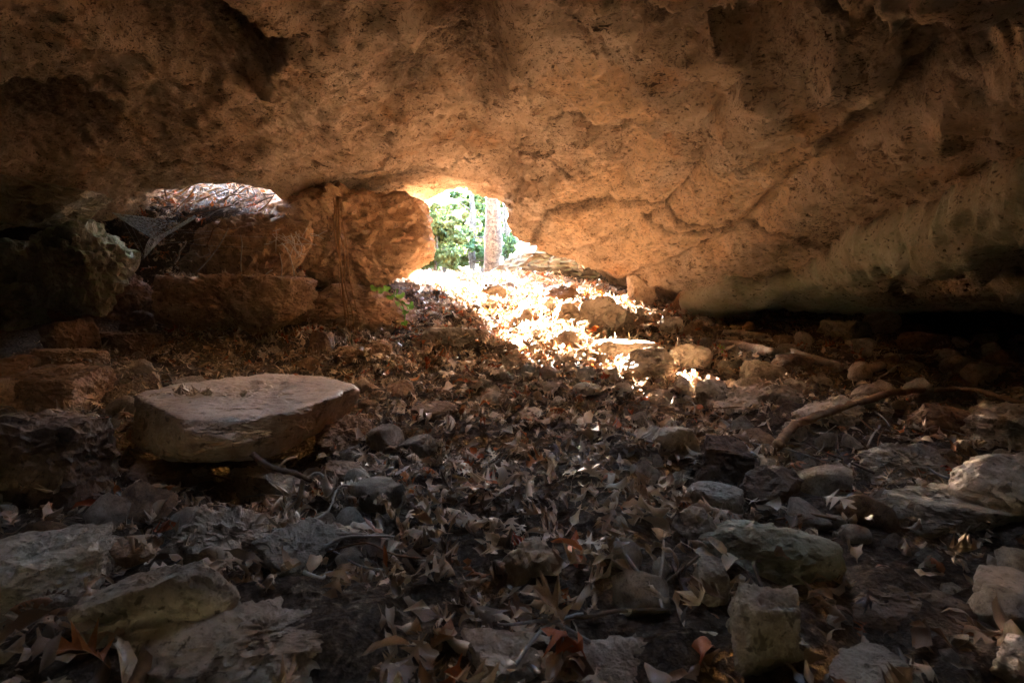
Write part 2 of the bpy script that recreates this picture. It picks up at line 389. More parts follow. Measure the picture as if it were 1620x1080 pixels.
# outer side of the lip: open columns climb as a cliff and run back over the roof, closed ones sink into the ground
opn = smooth((lu - 160) / 40) * (1 - smooth((lu - 880) / 110))
w = np.linspace(0, 1, NO + 1)[1:, None]
po = np.interp(w, [0, .08, .2, .4, .55, .7, 1], [0, .10, .22, .45, .3, 0, -.8]); zo = np.interp(w, [0, .08, .2, .4, .55, .7, 1], [0, .03, .16, .75, 1.35, 2.0, 2.6])
pc = np.interp(w, [0, .15, .4, .6, .8, 1], [0, .35, 1.0, 1.7, 2.2, 2.5]); zcl = np.interp(w, [0, .15, .4, .6, .8, 1], [0, .10, .12, .0, -.5, -1.4])
thick = .3 + .7 * smooth((lu - 430) / 120); zo = zo * thick
pr, zr = po * opn + pc * (1 - opn), zo * opn + zcl * (1 - opn)
outer = np.stack([np.broadcast_to(lx, pr.shape), ly + pr, lz + zr], -1)
turn = np.stack([lx, ly + pr[-1] + .5 * (1 - opn), lz + zr[-1] + 2.4 * (1 - opn)], -1)[None]       # solid roof: the top of the rock mass
cap = inner[::9] + np.array([0, 0, .6]); outer = np.concatenate([outer, turn, cap], 0); NO = len(outer)
G = np.concatenate([outer[::-1], inner], 0); NT_ = NO + NR
base = G.reshape(-1, 3).copy()
du = np.gradient(G, axis=1); dv = np.gradient(G, axis=0); Nn = np.cross(dv, du); Nn /= np.linalg.norm(Nn, axis=2)[..., None] + 1e-9
Nn = Nn.reshape(-1, 3)
flip = np.sign(np.median(Nn[NT_ // 2 * NC + NC // 2 - 50: NT_ // 2 * NC + NC // 2 + 50, 2])); Nn *= -flip      # now points down into the cave
dl = np.concatenate([np.zeros((NO, NC)), dist], 0).ravel()
amp = .25 + .75 * smooth(dl / 1.2)
ca, sa = math.cos(.5), math.sin(.5)
Q = np.stack([base[:, 0] * ca + base[:, 1] * sa, (-base[:, 0] * sa + base[:, 1] * ca) * 1.9, base[:, 2] * 1.9], -1)   # bedding runs obliquely
rgt = 1 - .6 * smooth((base[:, 0] - .6) / .9)
disp = amp * rgt * (.19 * fbm(base * .75, 3, 21) + .075 * fbm(Q * 2.0, 3, 33))
disp += (.35 + .65 * amp) * (.045 * fbm(Q * 5.5, 3, 41) + .026 * fbm(Q * 13, 3, 43, .62) - .022 * np.clip(fbm(Q * 3.1, 3, 47, ridged=True) - 1.1, 0, 1))
cd, cv = cells(Q * 7.5, 3); disp -= .06 * np.clip(1 - cd / .42, 0, 1) ** .55 * (cv > .6) * (.3 + .7 * amp)
cd, cv = cells(Q * 17, 4); disp -= .024 * np.clip(1 - cd / .45, 0, 1) ** .55 * (cv > .5)
wq = Q * 2.6 + .5 * np.stack([perlin(Q * 4, 5), perlin(Q * 4 + 31, 6), perlin(Q * 4 + 57, 7)], 1)
cd, cv = cells(wq, 6); disp += .055 * (cv - .5) * amp * (1 - .85 * smooth((base[:, 0] - .7) / .8))                          # flaked, stepped beds
PU, PV, PD = project(base); vis = (PD > .3) & (np.arange(len(base)) >= NO * NC)
def ceil_at(u, v):
    k = np.argmin(np.where(vis, (PU - u) ** 2 + (PV - v) ** 2, 1e12)); return base[k], PD[k]
pale = np.zeros(len(base)); recess_dark = np.zeros(len(base)); lichen = np.zeros(len(base))
zadd = np.zeros(len(base))
def dent(u, v, rx, rv, dep, darken=0.0, power=1.5, wob=.3):
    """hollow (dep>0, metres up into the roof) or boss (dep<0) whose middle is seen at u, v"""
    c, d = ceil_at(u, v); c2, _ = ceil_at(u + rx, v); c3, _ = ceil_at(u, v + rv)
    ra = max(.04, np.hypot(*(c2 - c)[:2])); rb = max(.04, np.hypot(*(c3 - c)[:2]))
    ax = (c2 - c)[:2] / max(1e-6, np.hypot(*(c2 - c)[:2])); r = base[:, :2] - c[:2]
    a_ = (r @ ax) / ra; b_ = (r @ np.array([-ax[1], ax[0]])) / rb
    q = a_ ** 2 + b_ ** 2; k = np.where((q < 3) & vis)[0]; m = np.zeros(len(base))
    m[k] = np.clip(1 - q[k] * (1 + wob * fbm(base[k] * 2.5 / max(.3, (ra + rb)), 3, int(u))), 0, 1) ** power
    global zadd, recess_dark
    zadd = zadd + dep * m * vis; recess_dark = np.maximum(recess_dark, darken * m)
for q in [(290, 62, 140, 66, .42, .95, .6), (210, 10, 170, 40, .2, .7, .8), (1215, 75, 105, 62, .42, .5, .6), (1222, 88, 28, 24, .2, .95, .8), (1400, 50, 220, 75, .3, .95, .7),
          (1470, 140, 100, 35, .14, .5), (1330, 170, 90, 28, .1, .5), (735, 115, 70, 80, .24, .85, .8), (690, 45, 110, 50, .2, .8, .8), (770, 180, 45, 28, .1, .6, 1.0), (820, 70, 30, 70, -.1, 0),
          (830, 268, 65, 24, .10, .1, .8), (640, 285, 90, 20, .06, .75, .8), (900, 60, 60, 40, .1, .5), (545, 40, 110, 45, .14, .7, .8), (650, 150, 60, 40, .1, .8, .8), (560, 30, 50, 30, .12, .5),
          (60, 180, 120, 55, .14, .9, .8), (170, 155, 26, 12, .07, .6, .8), (400, 235, 40, 20, .05, .6, .8), (380, 100, 50, 30, .07, .5), (970, 170, 90, 30, -.09, 0), (1000, 185, 50, 14, .04, .5),
          (1050, 30, 100, 45, .12, .8, .8), (1100, 150, 60, 25, .08, .4), (1540, 230, 90, 22, .07, .5), (1290, 390, 60, 18, .06, .3), (1180, 410, 60, 12, -.05, 0), (1380, 420, 90, 30, -.08, 0),
          (1540, 370, 90, 40, -.09, 0), (1220, 440, 80, 22, -.07, 0), (470, 180, 80, 30, -.06, 0), (110, 250, 90, 30, -.08, 0), (950, 90, 25, 14, .06, .5)]:
    dent(*q)
def polyline(pts): return np.array([ceil_at(*p)[0] for p in pts])
def dist_line(pl):
    best = np.full(len(base), 1e9); side = np.zeros(len(base)); along = np.zeros(len(base)); acc = 0
    for a, b in zip(pl[:-1], pl[1:]):
        ab = (b - a)[:2]; L = np.hypot(*ab) + 1e-9; r = base[:, :2] - a[:2]
        s = np.clip(r @ ab / L ** 2, 0, 1); q = r - s[:, None] * ab; d = np.hypot(q[:, 0], q[:, 1])
        m = d < best; best = np.where(m, d, best); side = np.where(m, np.sign(ab[0] * r[:, 1] - ab[1] * r[:, 0]), side); along = np.where(m, acc + s * L, along); acc += L
    return best, side, along, acc
WOB = fbm(base * 7, 2, 77); WOB4 = fbm(base * 4, 3, 78)
def crack(pts, width, dep, darken=.9):
    global zadd, recess_dark
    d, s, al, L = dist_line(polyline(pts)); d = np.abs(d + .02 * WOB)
    m = np.clip(1 - d / width, 0, 1) * vis; zadd = zadd + dep * m; recess_dark = np.maximum(recess_dark, darken * np.clip(1 - d / (width * 1.5), 0, 1) * vis)
for q in [([(545, 268), (600, 258), (660, 246)], .03, .05), ([(700, 275), (745, 255), (800, 247), (860, 262), (905, 280)], .03, .04), ([(905, 335), (960, 315), (1010, 312), (1060, 325), (1130, 345)], .025, .04),
          ([(800, 318), (870, 335), (900, 330)], .03, .04), ([(1020, 345), (1120, 355), (1220, 350), (1300, 370)], .02, .03), ([(480, 300), (560, 290), (640, 300)], .03, .04),
          ([(870, 185), (930, 190), (990, 205)], .03, .04), ([(1090, 250), (1170, 240), (1250, 230)], .03, .05), ([(1300, 225), (1390, 195), (1460, 150), (1530, 130)], .05, .09),
          ([(600, 215), (640, 200), (700, 205)], .02, .03), ([(250, 260), (330, 255), (420, 262)], .03, .05)]:
    crack(*q)
# right side: dipping beds stand out as ledges, one of them pale with lichen
bw = fbm(base * .8, 2, 61); zb = base[:, 2] + .06 * base[:, 1] + .25 * np.clip(base[:, 1] - 3.6, 0, 9) + .035 * bw + .014 * fbm(base * 6, 2, 64)
TB = np.array([.1, .5, .80, 1.05, 1.26, 1.58, 1.92, 2.3, 2.8, 3.3]); kb = np.clip(np.searchsorted(TB, zb) - 1, 0, len(TB) - 2)
th_ = TB[kb + 1] - TB[kb]; fb = np.clip((zb - TB[kb]) / th_, 0, 1)
st_ = vis * smooth((base[:, 0] - .35) / .9) * (1 - .35 * smooth((base[:, 1] - 4.2) / 1.2)) * (.7 + .3 * smooth(bw + .5))
zadd += st_ * .6 * th_ * (smooth((fb - .62) / .3) - fb)
BP = np.array([0, .05, .06, .15, -.05, .08, -.02, .07, 0, 0.]); prd = BP[kb] + (BP[kb + 1] - BP[kb]) * smooth((fb - .86) / .14)
disp = disp + st_ * prd
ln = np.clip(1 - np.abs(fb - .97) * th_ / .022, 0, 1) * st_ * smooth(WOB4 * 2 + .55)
zadd += .05 * ln; recess_dark = np.maximum(recess_dark, .95 * ln)
lichen = np.maximum(lichen, smooth((base[:, 0] - 1.15) / .5) * vis * smooth((zb - 1.08) / .05 + .5 * WOB4) * (1 - smooth((zb - 1.24) / .02)) * (.7 + .3 * smooth(WOB4 * 2 + .6)))
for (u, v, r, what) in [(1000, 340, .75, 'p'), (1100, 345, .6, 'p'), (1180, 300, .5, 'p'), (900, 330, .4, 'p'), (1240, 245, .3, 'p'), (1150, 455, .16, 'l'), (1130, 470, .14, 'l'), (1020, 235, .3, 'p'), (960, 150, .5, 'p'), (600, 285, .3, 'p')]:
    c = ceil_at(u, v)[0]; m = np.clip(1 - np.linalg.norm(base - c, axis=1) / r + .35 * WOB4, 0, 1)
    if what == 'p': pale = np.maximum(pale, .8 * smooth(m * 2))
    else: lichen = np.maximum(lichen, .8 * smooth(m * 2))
# unseen roof opening added overhead: a short chimney that lets skylight onto the floor
HX, HY, HRX, HRY = .15, 1.98, .47, .26
hq = np.sqrt(((base[:, 0] - HX) / HRX) ** 2 + ((base[:, 1] - HY) / HRY) ** 2) * (1 + .25 * WOB4); inn = (np.arange(len(base)) >= NO * NC) | (np.arange(len(base)) < (len(cap) - 3) * NC)
zadd += np.where(inn, .7 * (1 - smooth((hq - 1) / .45)), 0)
cv_ = base + Nn * disp[:, None] * 1.0; cv_[:, 2] += zadd
cf_ = grid_faces(NT_, NC); cf_ = cf_[~((hq < 1) & inn)[cf_].any(1)]
cme = mesh_np('cave_ceiling', cv_, cf_); attr(cme, 'pale', pale); attr(cme, 'recess_dark', recess_dark); attr(cme, 'lichen', lichen)
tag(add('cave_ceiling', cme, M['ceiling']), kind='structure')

# ---------------------------------------------------------------- rocks
_ico = {}
def ico(sub):
    if sub not in _ico:
        bm = bmesh.new(); bmesh.ops.create_icosphere(bm, subdivisions=sub, radius=1)
        _ico[sub] = (np.array([v.co[:] for v in bm.verts]), np.array([[v.index for v in f.verts] for f in bm.faces])); bm.free()
    return _ico[sub]
def rock_verts(w, d, h, seed, kind='ang', sharp=44, rough=.05, pits=0.0, sub=4, roll=0, pitch=0, yaw=0, planes=None):
    """angular limestone block: a soft intersection of random half-spaces, then weathered"""
    rg = np.random.default_rng(seed); n, F = ico(sub)
    if kind == 'ang':
        K = 10; p = rg.normal(size=(K, 3)); p /= np.linalg.norm(p, axis=1)[:, None]; dd = rg.uniform(.56, 1.0, K)
        p = np.vstack([p, [[0, 0, -1]]]); dd = np.r_[dd, .7]
    elif kind == 'box':
        p = np.vstack([np.eye(3), -np.eye(3)]) + rg.normal(size=(6, 3)) * .24
        q = rg.normal(size=(7, 3)); p = np.vstack([p, q]); p /= np.linalg.norm(p, axis=1)[:, None]
        dd = np.r_[rg.uniform(.52, .74, 6), rg.uniform(.74, .95, 7)]
    elif kind == 'slab':
        a = rg.uniform(0, 6.28, 8); p = np.stack([np.cos(a), np.sin(a), rg.normal(size=8) * .12], 1)
        p = np.vstack([p, [[.06, .04, 1], [-.05, .03, -1]]]); p /= np.linalg.norm(p, axis=1)[:, None]; dd = np.r_[rg.uniform(.75, 1.0, 8), .62, .62]
    elif kind == 'cut':
        p = np.array([q[:3] for q in planes], float); p /= np.linalg.norm(p, axis=1)[:, None]; dd = np.array([q[3] for q in planes])
    else:  # round
        K = 9; p = rg.normal(size=(K, 3)); p /= np.linalg.norm(p, axis=1)[:, None]; dd = rg.uniform(.8, 1.0, K); sharp = min(sharp, 7)
        p = np.vstack([p, -p]); dd = np.r_[dd, dd]
    Rm = np.array(Matrix.Rotation(roll, 3, 'Y') @ Matrix.Rotation(pitch, 3, 'X') @ Matrix.Rotation(yaw, 3, 'Z'))
    p = p @ Rm.T
    g = np.clip(n @ p.T, 0, None) / dd
    r = (np.sum(g ** sharp, 1) + .9 ** sharp * .15) ** (-1 / sharp)
    V = n * r[:, None]
    lo, hi = V.min(0), V.max(0); V = (V - (lo + hi) / 2) / (hi - lo) * np.array([w, d, h])
    s = (w + d + h) / 3; c = V / s + seed * 3.7
    nn = V / (np.linalg.norm(V, axis=1)[:, None] + 1e-9)
    dsp = rough * (.45 * fbm(c * 2.2, 3, seed % 97) + .6 * fbm(c * 8, 4, seed % 89, .62) - .5 * np.clip(fbm(c * 4, 2, seed % 83, ridged=True) - .9, 0, 1))
    wp = c * 3.0 + .35 * np.stack([fbm(c * 5, 2, 1), fbm(c * 5 + 9, 2, 2), fbm(c * 5 + 23, 2, 3)], 1)
    cd, cv = cells(wp * np.array([1, 1, 1.8]), seed % 61); dsp += rough * 1.1 * (cv - .5)                # broken, chipped faces
    if sub > 4: cd, cv = cells(wp * np.array([3, 3, 5.]), seed % 59); dsp += rough * .45 * (cv - .5)
    if pits:
        cd, cv = cells(c * 6, seed % 71); dsp -= pits * np.clip(1 - cd / .5, 0, 1) ** .8 * (cv > .4)
        cd, cv = cells(c * 14, seed % 73); dsp -= .5 * pits * np.clip(1 - cd / .5, 0, 1) ** .8 * (cv > .4)
    V = V + nn * (dsp * s)[:, None]
    return V, F
FOOT = []      # footprints (x, y, rx, ry, top) that loose leaves respect
def rock_at(name, u0, u1, v0, v1, mat, label, cat='rock', D=None, dr=.8, kind='ang', seed=None, sink=.22, group=None, hs=1.0, **kw):
    uc = (u0 + u1) / 2; seed = seed if seed is not None else int(uc * 7 + v1 * 13) % 9973
    if D is None: P, D = ground_hit(uc, min(v1, 1290) - 3)
    else: P = pix(uc, v1, D)
    w = (u1 - u0) / 810 * D; ext = (v1 - v0) / 810 * D; d = w * dr
    tn = max(0., ((v0 + v1) / 2 - 460) / 810)
    h = max(ext - .75 * d * tn, .42 * ext) * hs
    sc = 1 + .35 * d / D; w *= sc; d *= sc; h *= sc
    H = h * (1 + sink); px = max(u1 - u0, v1 - v0)
    kw.setdefault('sub', 6 if px > 340 else 5 if px > 105 else 4)
    V, F = rock_verts(w, d, H, seed, kind, **kw)
    c = np.array([P[0] * (1 + .5 * d / D), P[1] + d * .46, P[2] + H / 2 - sink * h])
    o = add(name, mesh_np(name, V, F, False), M[mat], None, c); tag(o, label, cat, group)
    FOOT.append((c[0], c[1], w / 2, d / 2, c[2] + H / 2)); return o
B = rock_at
# left wall of the mouth
B('boulder', 425, 690, 300, 452, 'tan', 'huge pitted tan boulder hanging beside the cave mouth, with orange roots trailing down it', 'boulder', D=5.6, dr=.6, kind='cut', sharp=16, rough=.05, pits=.05, seed=12, sink=.05, sub=6, planes=[(1, 0, .12, .95), (.72, 0, -.7, .84), (.1, 0, 1, .95), (-1, 0, .1, .95), (-.6, -.2, -.8, .95), (0, -1, -.3, .85), (0, 1, 0, .9), (0, 0, -1, .95), (.5, -.7, .3, .95)])
B('boulder', 282, 500, 342, 452, 'tan', 'dark brown boulder behind the flat-topped ledge block, under the tangle of sticks', 'boulder', D=4.75, dr=.5, kind='round', rough=.06, pits=.03, sink=.3)
B('rock_block', 243, 508, 440, 548, 'tan', 'broad flat-topped brown ledge block strewn with small leaves', 'rock', D=3.75, dr=.42, kind='cut', sharp=26, rough=.055, pits=.015, seed=31, sink=.0, sub=6, planes=[(0, 0, 1, .7), (.05, -1, -.35, .75), (0, 1, 0, .8), (1, -.3, .1, .9), (.8, -.2, -.6, .85), (-1, -.2, 0, .92), (-.5, -.4, -.8, .8), (.2, 0, -1, .75), (.55, -.85, .2, .9)])
B('boulder', 500, 655, 448, 552, 'tan', 'pitted brown boulder next to the green seedling, below the hanging roots', 'boulder', D=4.0, dr=.8, kind='round', rough=.05, pits=.03, sink=.1)
B('stone', 486, 530, 526, 572, 'brown', 'small cube-shaped brown stone at the foot of the ledge block', 'stone', kind='box', dr=.9)
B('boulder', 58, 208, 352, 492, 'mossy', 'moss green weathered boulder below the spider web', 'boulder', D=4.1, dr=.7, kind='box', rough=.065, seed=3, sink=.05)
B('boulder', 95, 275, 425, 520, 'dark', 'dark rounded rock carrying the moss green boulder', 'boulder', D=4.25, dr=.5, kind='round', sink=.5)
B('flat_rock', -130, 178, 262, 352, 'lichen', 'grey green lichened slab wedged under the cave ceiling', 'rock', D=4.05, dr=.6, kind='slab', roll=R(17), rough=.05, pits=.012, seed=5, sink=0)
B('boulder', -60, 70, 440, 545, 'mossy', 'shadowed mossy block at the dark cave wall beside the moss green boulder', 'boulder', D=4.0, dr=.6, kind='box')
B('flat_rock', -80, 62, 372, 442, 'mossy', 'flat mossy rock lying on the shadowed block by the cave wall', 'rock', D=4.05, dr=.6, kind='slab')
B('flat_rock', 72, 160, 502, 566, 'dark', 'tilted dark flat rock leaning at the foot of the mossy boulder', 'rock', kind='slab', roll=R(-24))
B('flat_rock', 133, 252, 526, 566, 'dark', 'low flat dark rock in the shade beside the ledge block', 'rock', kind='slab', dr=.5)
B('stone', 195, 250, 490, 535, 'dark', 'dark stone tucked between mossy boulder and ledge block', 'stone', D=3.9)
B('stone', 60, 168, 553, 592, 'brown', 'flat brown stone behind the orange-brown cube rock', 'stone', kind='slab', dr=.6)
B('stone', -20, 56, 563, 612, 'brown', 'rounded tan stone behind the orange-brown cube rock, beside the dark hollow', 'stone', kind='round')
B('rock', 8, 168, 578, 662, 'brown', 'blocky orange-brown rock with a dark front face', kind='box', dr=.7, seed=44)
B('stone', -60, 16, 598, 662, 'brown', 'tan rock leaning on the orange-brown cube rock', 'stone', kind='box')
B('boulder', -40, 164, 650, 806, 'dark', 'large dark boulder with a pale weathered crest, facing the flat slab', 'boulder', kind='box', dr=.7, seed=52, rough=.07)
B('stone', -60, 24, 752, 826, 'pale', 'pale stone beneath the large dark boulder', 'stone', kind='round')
# the big slab
B('flat_rock', 206, 566, 572, 742, 'slab', 'long smooth tan slab with a shiny flat top and a few leaves on it', 'rock', D=1.72, dr=.9, kind='slab', seed=78, sharp=24, rough=.02, yaw=R(20), roll=R(4), pitch=R(11), sink=0, hs=.8)
B('rock', 190, 330, 715, 800, 'dark', 'dark stone in the hollow holding up the smooth tan slab', D=1.72, dr=.6, sink=.3)
B('rock', 505, 612, 655, 716, 'brown', 'rough dark brown rock at the rounded end of the smooth slab', dr=.8, rough=.09, pits=.03)
B('stone', 612, 660, 602, 642, 'brown', 'small rounded brown stone among leaves beside the smooth slab', 'stone', kind='round')
B('stone', 650, 724, 634, 670, 'brown', 'smooth brown stone lying in leaves before the dark leaf hollow', 'stone', kind='round')
B('stone', 630, 692, 684, 732, 'grey', 'grey angular stone tilted in the leaves', 'stone', kind='slab', roll=R(-28))
B('rock', 362, 482, 734, 806, 'pale', 'angular pale rock with a forked twig resting on it', kind='box', dr=.6)
B('flat_rock', 498, 588, 727, 782, 'brown', 'triangular brown flat stone lying in leaf litter', 'rock', kind='slab', roll=R(18))
B('rock', 285, 442, 788, 905, 'pale', 'pitted rock with a pale ragged crest, beside the thin bare twig', kind='ang', rough=.1, pits=.04)
B('rock', 398, 545, 818, 915, 'grey', 'grey brown rock crossed by the thin bare twig', kind='ang', rough=.06)
B('stone', 178, 248, 848, 900, 'brown', 'small smooth orange-brown stone between two pale slabs', 'stone', kind='round')
B('flat_rock', -60, 188, 836, 985, 'grey', 'broad grey slab with flaky top sloping out of the dark hollow', 'rock', kind='slab', roll=R(-12), rough=.07, pits=.02)
B('flat_rock', 130, 385, 872, 1045, 'grey', 'long narrow pale slab sloping up under the thin bare twig', 'rock', kind='slab', roll=R(-26), dr=.45, rough=.04)
B('rock', 180, 650, 975, 1140, 'pale', 'wide knobbly pale rock crusted with bits of leaf', kind='ang', rough=.08, pits=.03, seed=61, dr=.6)
B('stone', 718, 885, 1003, 1110, 'pale', 'blurred block with pale flat top, between two pale rocks', 'stone', kind='box', dr=.6)
B('rock', 888, 1115, 1003, 1120, 'pale', 'blurred pale rock with two knobs, under curled leaves', kind='ang', dr=.6, rough=.08)
B('rock', 1145, 1262, 912, 1075, 'grey', 'tall upright stone with one pale side and one dark side', kind='box', dr=.8, seed=83)
B('stone', 1090, 1152, 878, 968, 'grey', 'narrow brown-grey stone standing beside the tall upright stone', 'stone', kind='box')
B('rock', 1088, 1312, 793, 925, 'lichen', 'rounded olive-grey rock with flaking layered side', kind='ang', dr=.8, sharp=18, rough=.05, seed=15)
B('stone', 1062, 1132, 798, 868, 'grey', 'cracked grey stone touching the olive-grey rounded rock', 'stone', kind='ang', rough=.08)
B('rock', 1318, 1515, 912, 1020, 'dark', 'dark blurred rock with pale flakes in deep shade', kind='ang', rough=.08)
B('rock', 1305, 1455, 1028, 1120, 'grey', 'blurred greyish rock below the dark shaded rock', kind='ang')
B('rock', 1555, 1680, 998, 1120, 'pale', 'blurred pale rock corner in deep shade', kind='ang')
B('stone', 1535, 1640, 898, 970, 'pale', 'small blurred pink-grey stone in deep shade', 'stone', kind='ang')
B('boulder', 1500, 1720, 704, 835, 'pale', 'large pale angular boulder with a dark flank at the cave side', 'boulder', kind='ang', dr=.7, seed=91, rough=.05)
B('rock', 1355, 1585, 762, 855, 'grey', 'long low brown-grey rock sloping towards the large pale boulder', kind='slab', roll=R(12), dr=.6)
B('rock', 1352, 1495, 698, 770, 'grey', 'dark-sided rock below the curved red-brown branch', kind='ang', rough=.08)
B('rock', 1168, 1270, 733, 806, 'dark', 'dark pitted rock at the thick end of the curved branch', kind='ang', rough=.07, pits=.02)
B('rock', 1093, 1194, 688, 768, 'dark', 'dark brown rock with one pale edge beside the pale stick', kind='box', rough=.06)
B('rock', 1028, 1104, 668, 738, 'pale', 'sharp-edged pale rock with a flat shaded face', kind='box', seed=105)
B('stone', 1083, 1172, 764, 820, 'grey', 'flat grey stone wedged between dark pitted rocks', 'stone', kind='slab')
B('stone', 798, 884, 848, 930, 'pale', 'pitted pale stone half buried among dark leaves', 'stone', kind='ang', rough=.1, pits=.04)
# right-hand rubble
B('rock', 1248, 1355, 624, 680, 'pale', 'rough pale rock behind the curved red-brown branch', kind='ang', rough=.09)
B('stone', 1128, 1200, 612, 662, 'pale', 'crumbly pale stone in rubble behind the pale bleached stick', 'stone', kind='ang', rough=.1)
B('stone', 1190, 1256, 606, 648, 'pale', 'crumbly pale stone with knobbly top below the cube-shaped grey stone', 'stone', kind='ang', rough=.1)
B('stone', 1176, 1233, 571, 618, 'grey', 'clean-cut grey stone standing on edge in the rubble', 'stone', kind='box', seed=119)
B('stone', 1210, 1284, 561, 604, 'brown', 'brown flat-topped stone behind the clean-cut grey stone', 'stone', kind='box')
B('stone', 1048, 1122, 542, 590, 'pale', 'pale chalky stone near the end of the long pale log', 'stone', kind='ang', rough=.06)
B('rock', 983, 1062, 548, 606, 'pale', 'rough pale rock with a round hollow beside the sunlit flat stone', kind='round', rough=.1, pits=.05)
B('stone', 932, 1032, 538, 576, 'pale', 'low sunlit flat cream stone', 'stone', kind='slab', rough=.06)
B('rock', 915, 1002, 473, 536, 'pale', 'sunlit cream rock with a pointed top', kind='ang', seed=133, rough=.06)
B('rock', 992, 1034, 429, 488, 'pale', 'tall flat stone standing upright under the ceiling edge', kind='box', dr=.5)
B('rock', 1055, 1128, 453, 503, 'brown', 'smooth wedge-shaped brown rock under the low ceiling edge', kind='ang', sharp=9, rough=.03)
B('stone', 858, 916, 453, 484, 'brown', 'brown angular stone in the sunny leaf slope', 'stone', kind='ang')
B('stone', 758, 802, 450, 476, 'grey', 'small grey domed stone in the sunny leaf slope', 'stone', kind='round')
B('stone', 868, 928, 480, 522, 'pale', 'cream stone half hidden by leaves behind the pointed sunlit rock', 'stone', kind='ang')
B('stone', 930, 954, 452, 472, 'grey', 'tiny grey pointed stone behind the pointed sunlit rock', 'stone', kind='ang')
B('stone', 1001, 1024, 503, 526, 'brown', 'little brown stone right beside the pointed sunlit rock', 'stone')
B('stone', 1042, 1077, 504, 530, 'grey', 'little grey slab stone leaning below the upright stone', 'stone', kind='box')
B('rock', 1358, 1424, 492, 532, 'pale', 'pale knobbly rock in the dark gap under the ceiling', kind='round', rough=.09, pits=.04)
B('stone', 1295, 1372, 508, 544, 'grey', 'low dusty stone beside the pale knobbly rock in the gap', 'stone', kind='slab')
B('stone', 1418, 1490, 526, 562, 'brown', 'low brown stone before the dark gap', 'stone', kind='slab')
B('rock', 1518, 1680, 636, 716, 'pale', 'rough pale rock behind the tip of the curved branch', kind='ang', rough=.08, pits=.02)
B('rock', 1435, 1532, 636, 696, 'brown', 'brown rubble rock under the arch of the curved branch', kind='ang', rough=.08)
B('stone', 1098, 1160, 598, 652, 'grey', 'grey pitted stone between the rough hollow rock and rubble', 'stone', rough=.09, pits=.03)
B('stone', 903, 958, 603, 634, 'grey', 'grey stone almost covered by brown leaves', 'stone', kind='round')
B('flat_rock', 668, 775, 488, 548, 'grey', 'wide flat grey rock embedded in the leaf slope', 'rock', kind='slab', dr=.8, pitch=R(-6), hs=.45)
B('stone', 1066, 1100, 596, 628, 'pale', 'small cream stone under the chalky stone', 'stone')
B('stone', 530, 576, 548, 580, 'brown', 'small brown stone where the hanging roots touch the floor', 'stone')
B('stone', 575, 622, 540, 572, 'brown', 'small brown stone under the pitted boulder', 'stone', kind='round')
# outside the mouth
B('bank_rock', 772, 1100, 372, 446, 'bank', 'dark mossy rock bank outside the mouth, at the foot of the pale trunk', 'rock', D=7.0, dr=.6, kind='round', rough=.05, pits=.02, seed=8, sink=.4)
B('stone', 728, 748, 424, 436, 'pale', 'small pale stone on the crest of the cave mouth', 'stone', D=7.3)
# rubble: loose small stones
gS = 'loose rubble stones on the cave floor'
proto = []
for k_ in range(10):
    V, F = rock_verts(1, rng.uniform(.7, 1), rng.uniform(.5, .85), 900 + k_, ['ang', 'box'][k_ % 2], rough=.05, sub=3)
    me = mesh_np('rubble_stone', V, F, False); proto.append(me)
n = 0
for it in range(2500):
    if n >= 295: break
    if rng.random() < .25: u, v = rng.uniform(760, 1120), rng.uniform(455, 640)
    elif rng.random() < .72: u, v = rng.uniform(980, 1620), rng.uniform(500, 760) if rng.random() < .75 else rng.uniform(760, 1040)
    else: u, v = rng.uniform(0, 620), rng.uniform(560, 900)
    P, D = ground_hit(u, v); s = rng.uniform(.035, .08) if rng.random() < .45 else rng.uniform(.08, .17)
    if any(((P[0] - f[0]) / (f[2] + s * .4)) ** 2 + ((P[1] - f[1]) / (f[3] + s * .4)) ** 2 < 1 for f in FOOT): continue
    me = proto[rng.integers(10)]; mk = ['pale', 'grey', 'pale', 'brown', 'pale'][rng.integers(5)]
    o = bpy.data.objects.new('rubble_stone', me); COL.objects.link(o)
    if not me.materials: me.materials.append(None)
    o.material_slots[0].link = 'OBJECT'; o.material_slots[0].material = M[mk]
    o.location = (P[0], P[1], P[2] + s * .22); o.scale = (s, s, s); o.rotation_euler = (rng.uniform(-.5, .5), rng.uniform(-.5, .5), rng.uniform(0, 6.28))
    tag(o, {'pale': 'cream', 'grey': 'grey', 'brown': 'brown'}[mk] + (' fist-sized' if s < .085 else ' head-sized') + ' angular rubble stone ' + ('in the sunlit slope below the mouth' if P[1] > 3.2 and P[0] < 1.3 and P[0] > -.6 else 'among the sticks and rocks under the low ceiling' if P[0] > .3 else 'among the rocks round the smooth tan slab'), 'stone', gS); FOOT.append((P[0], P[1], s / 2, s / 2, P[2] + s * .4)); n += 1

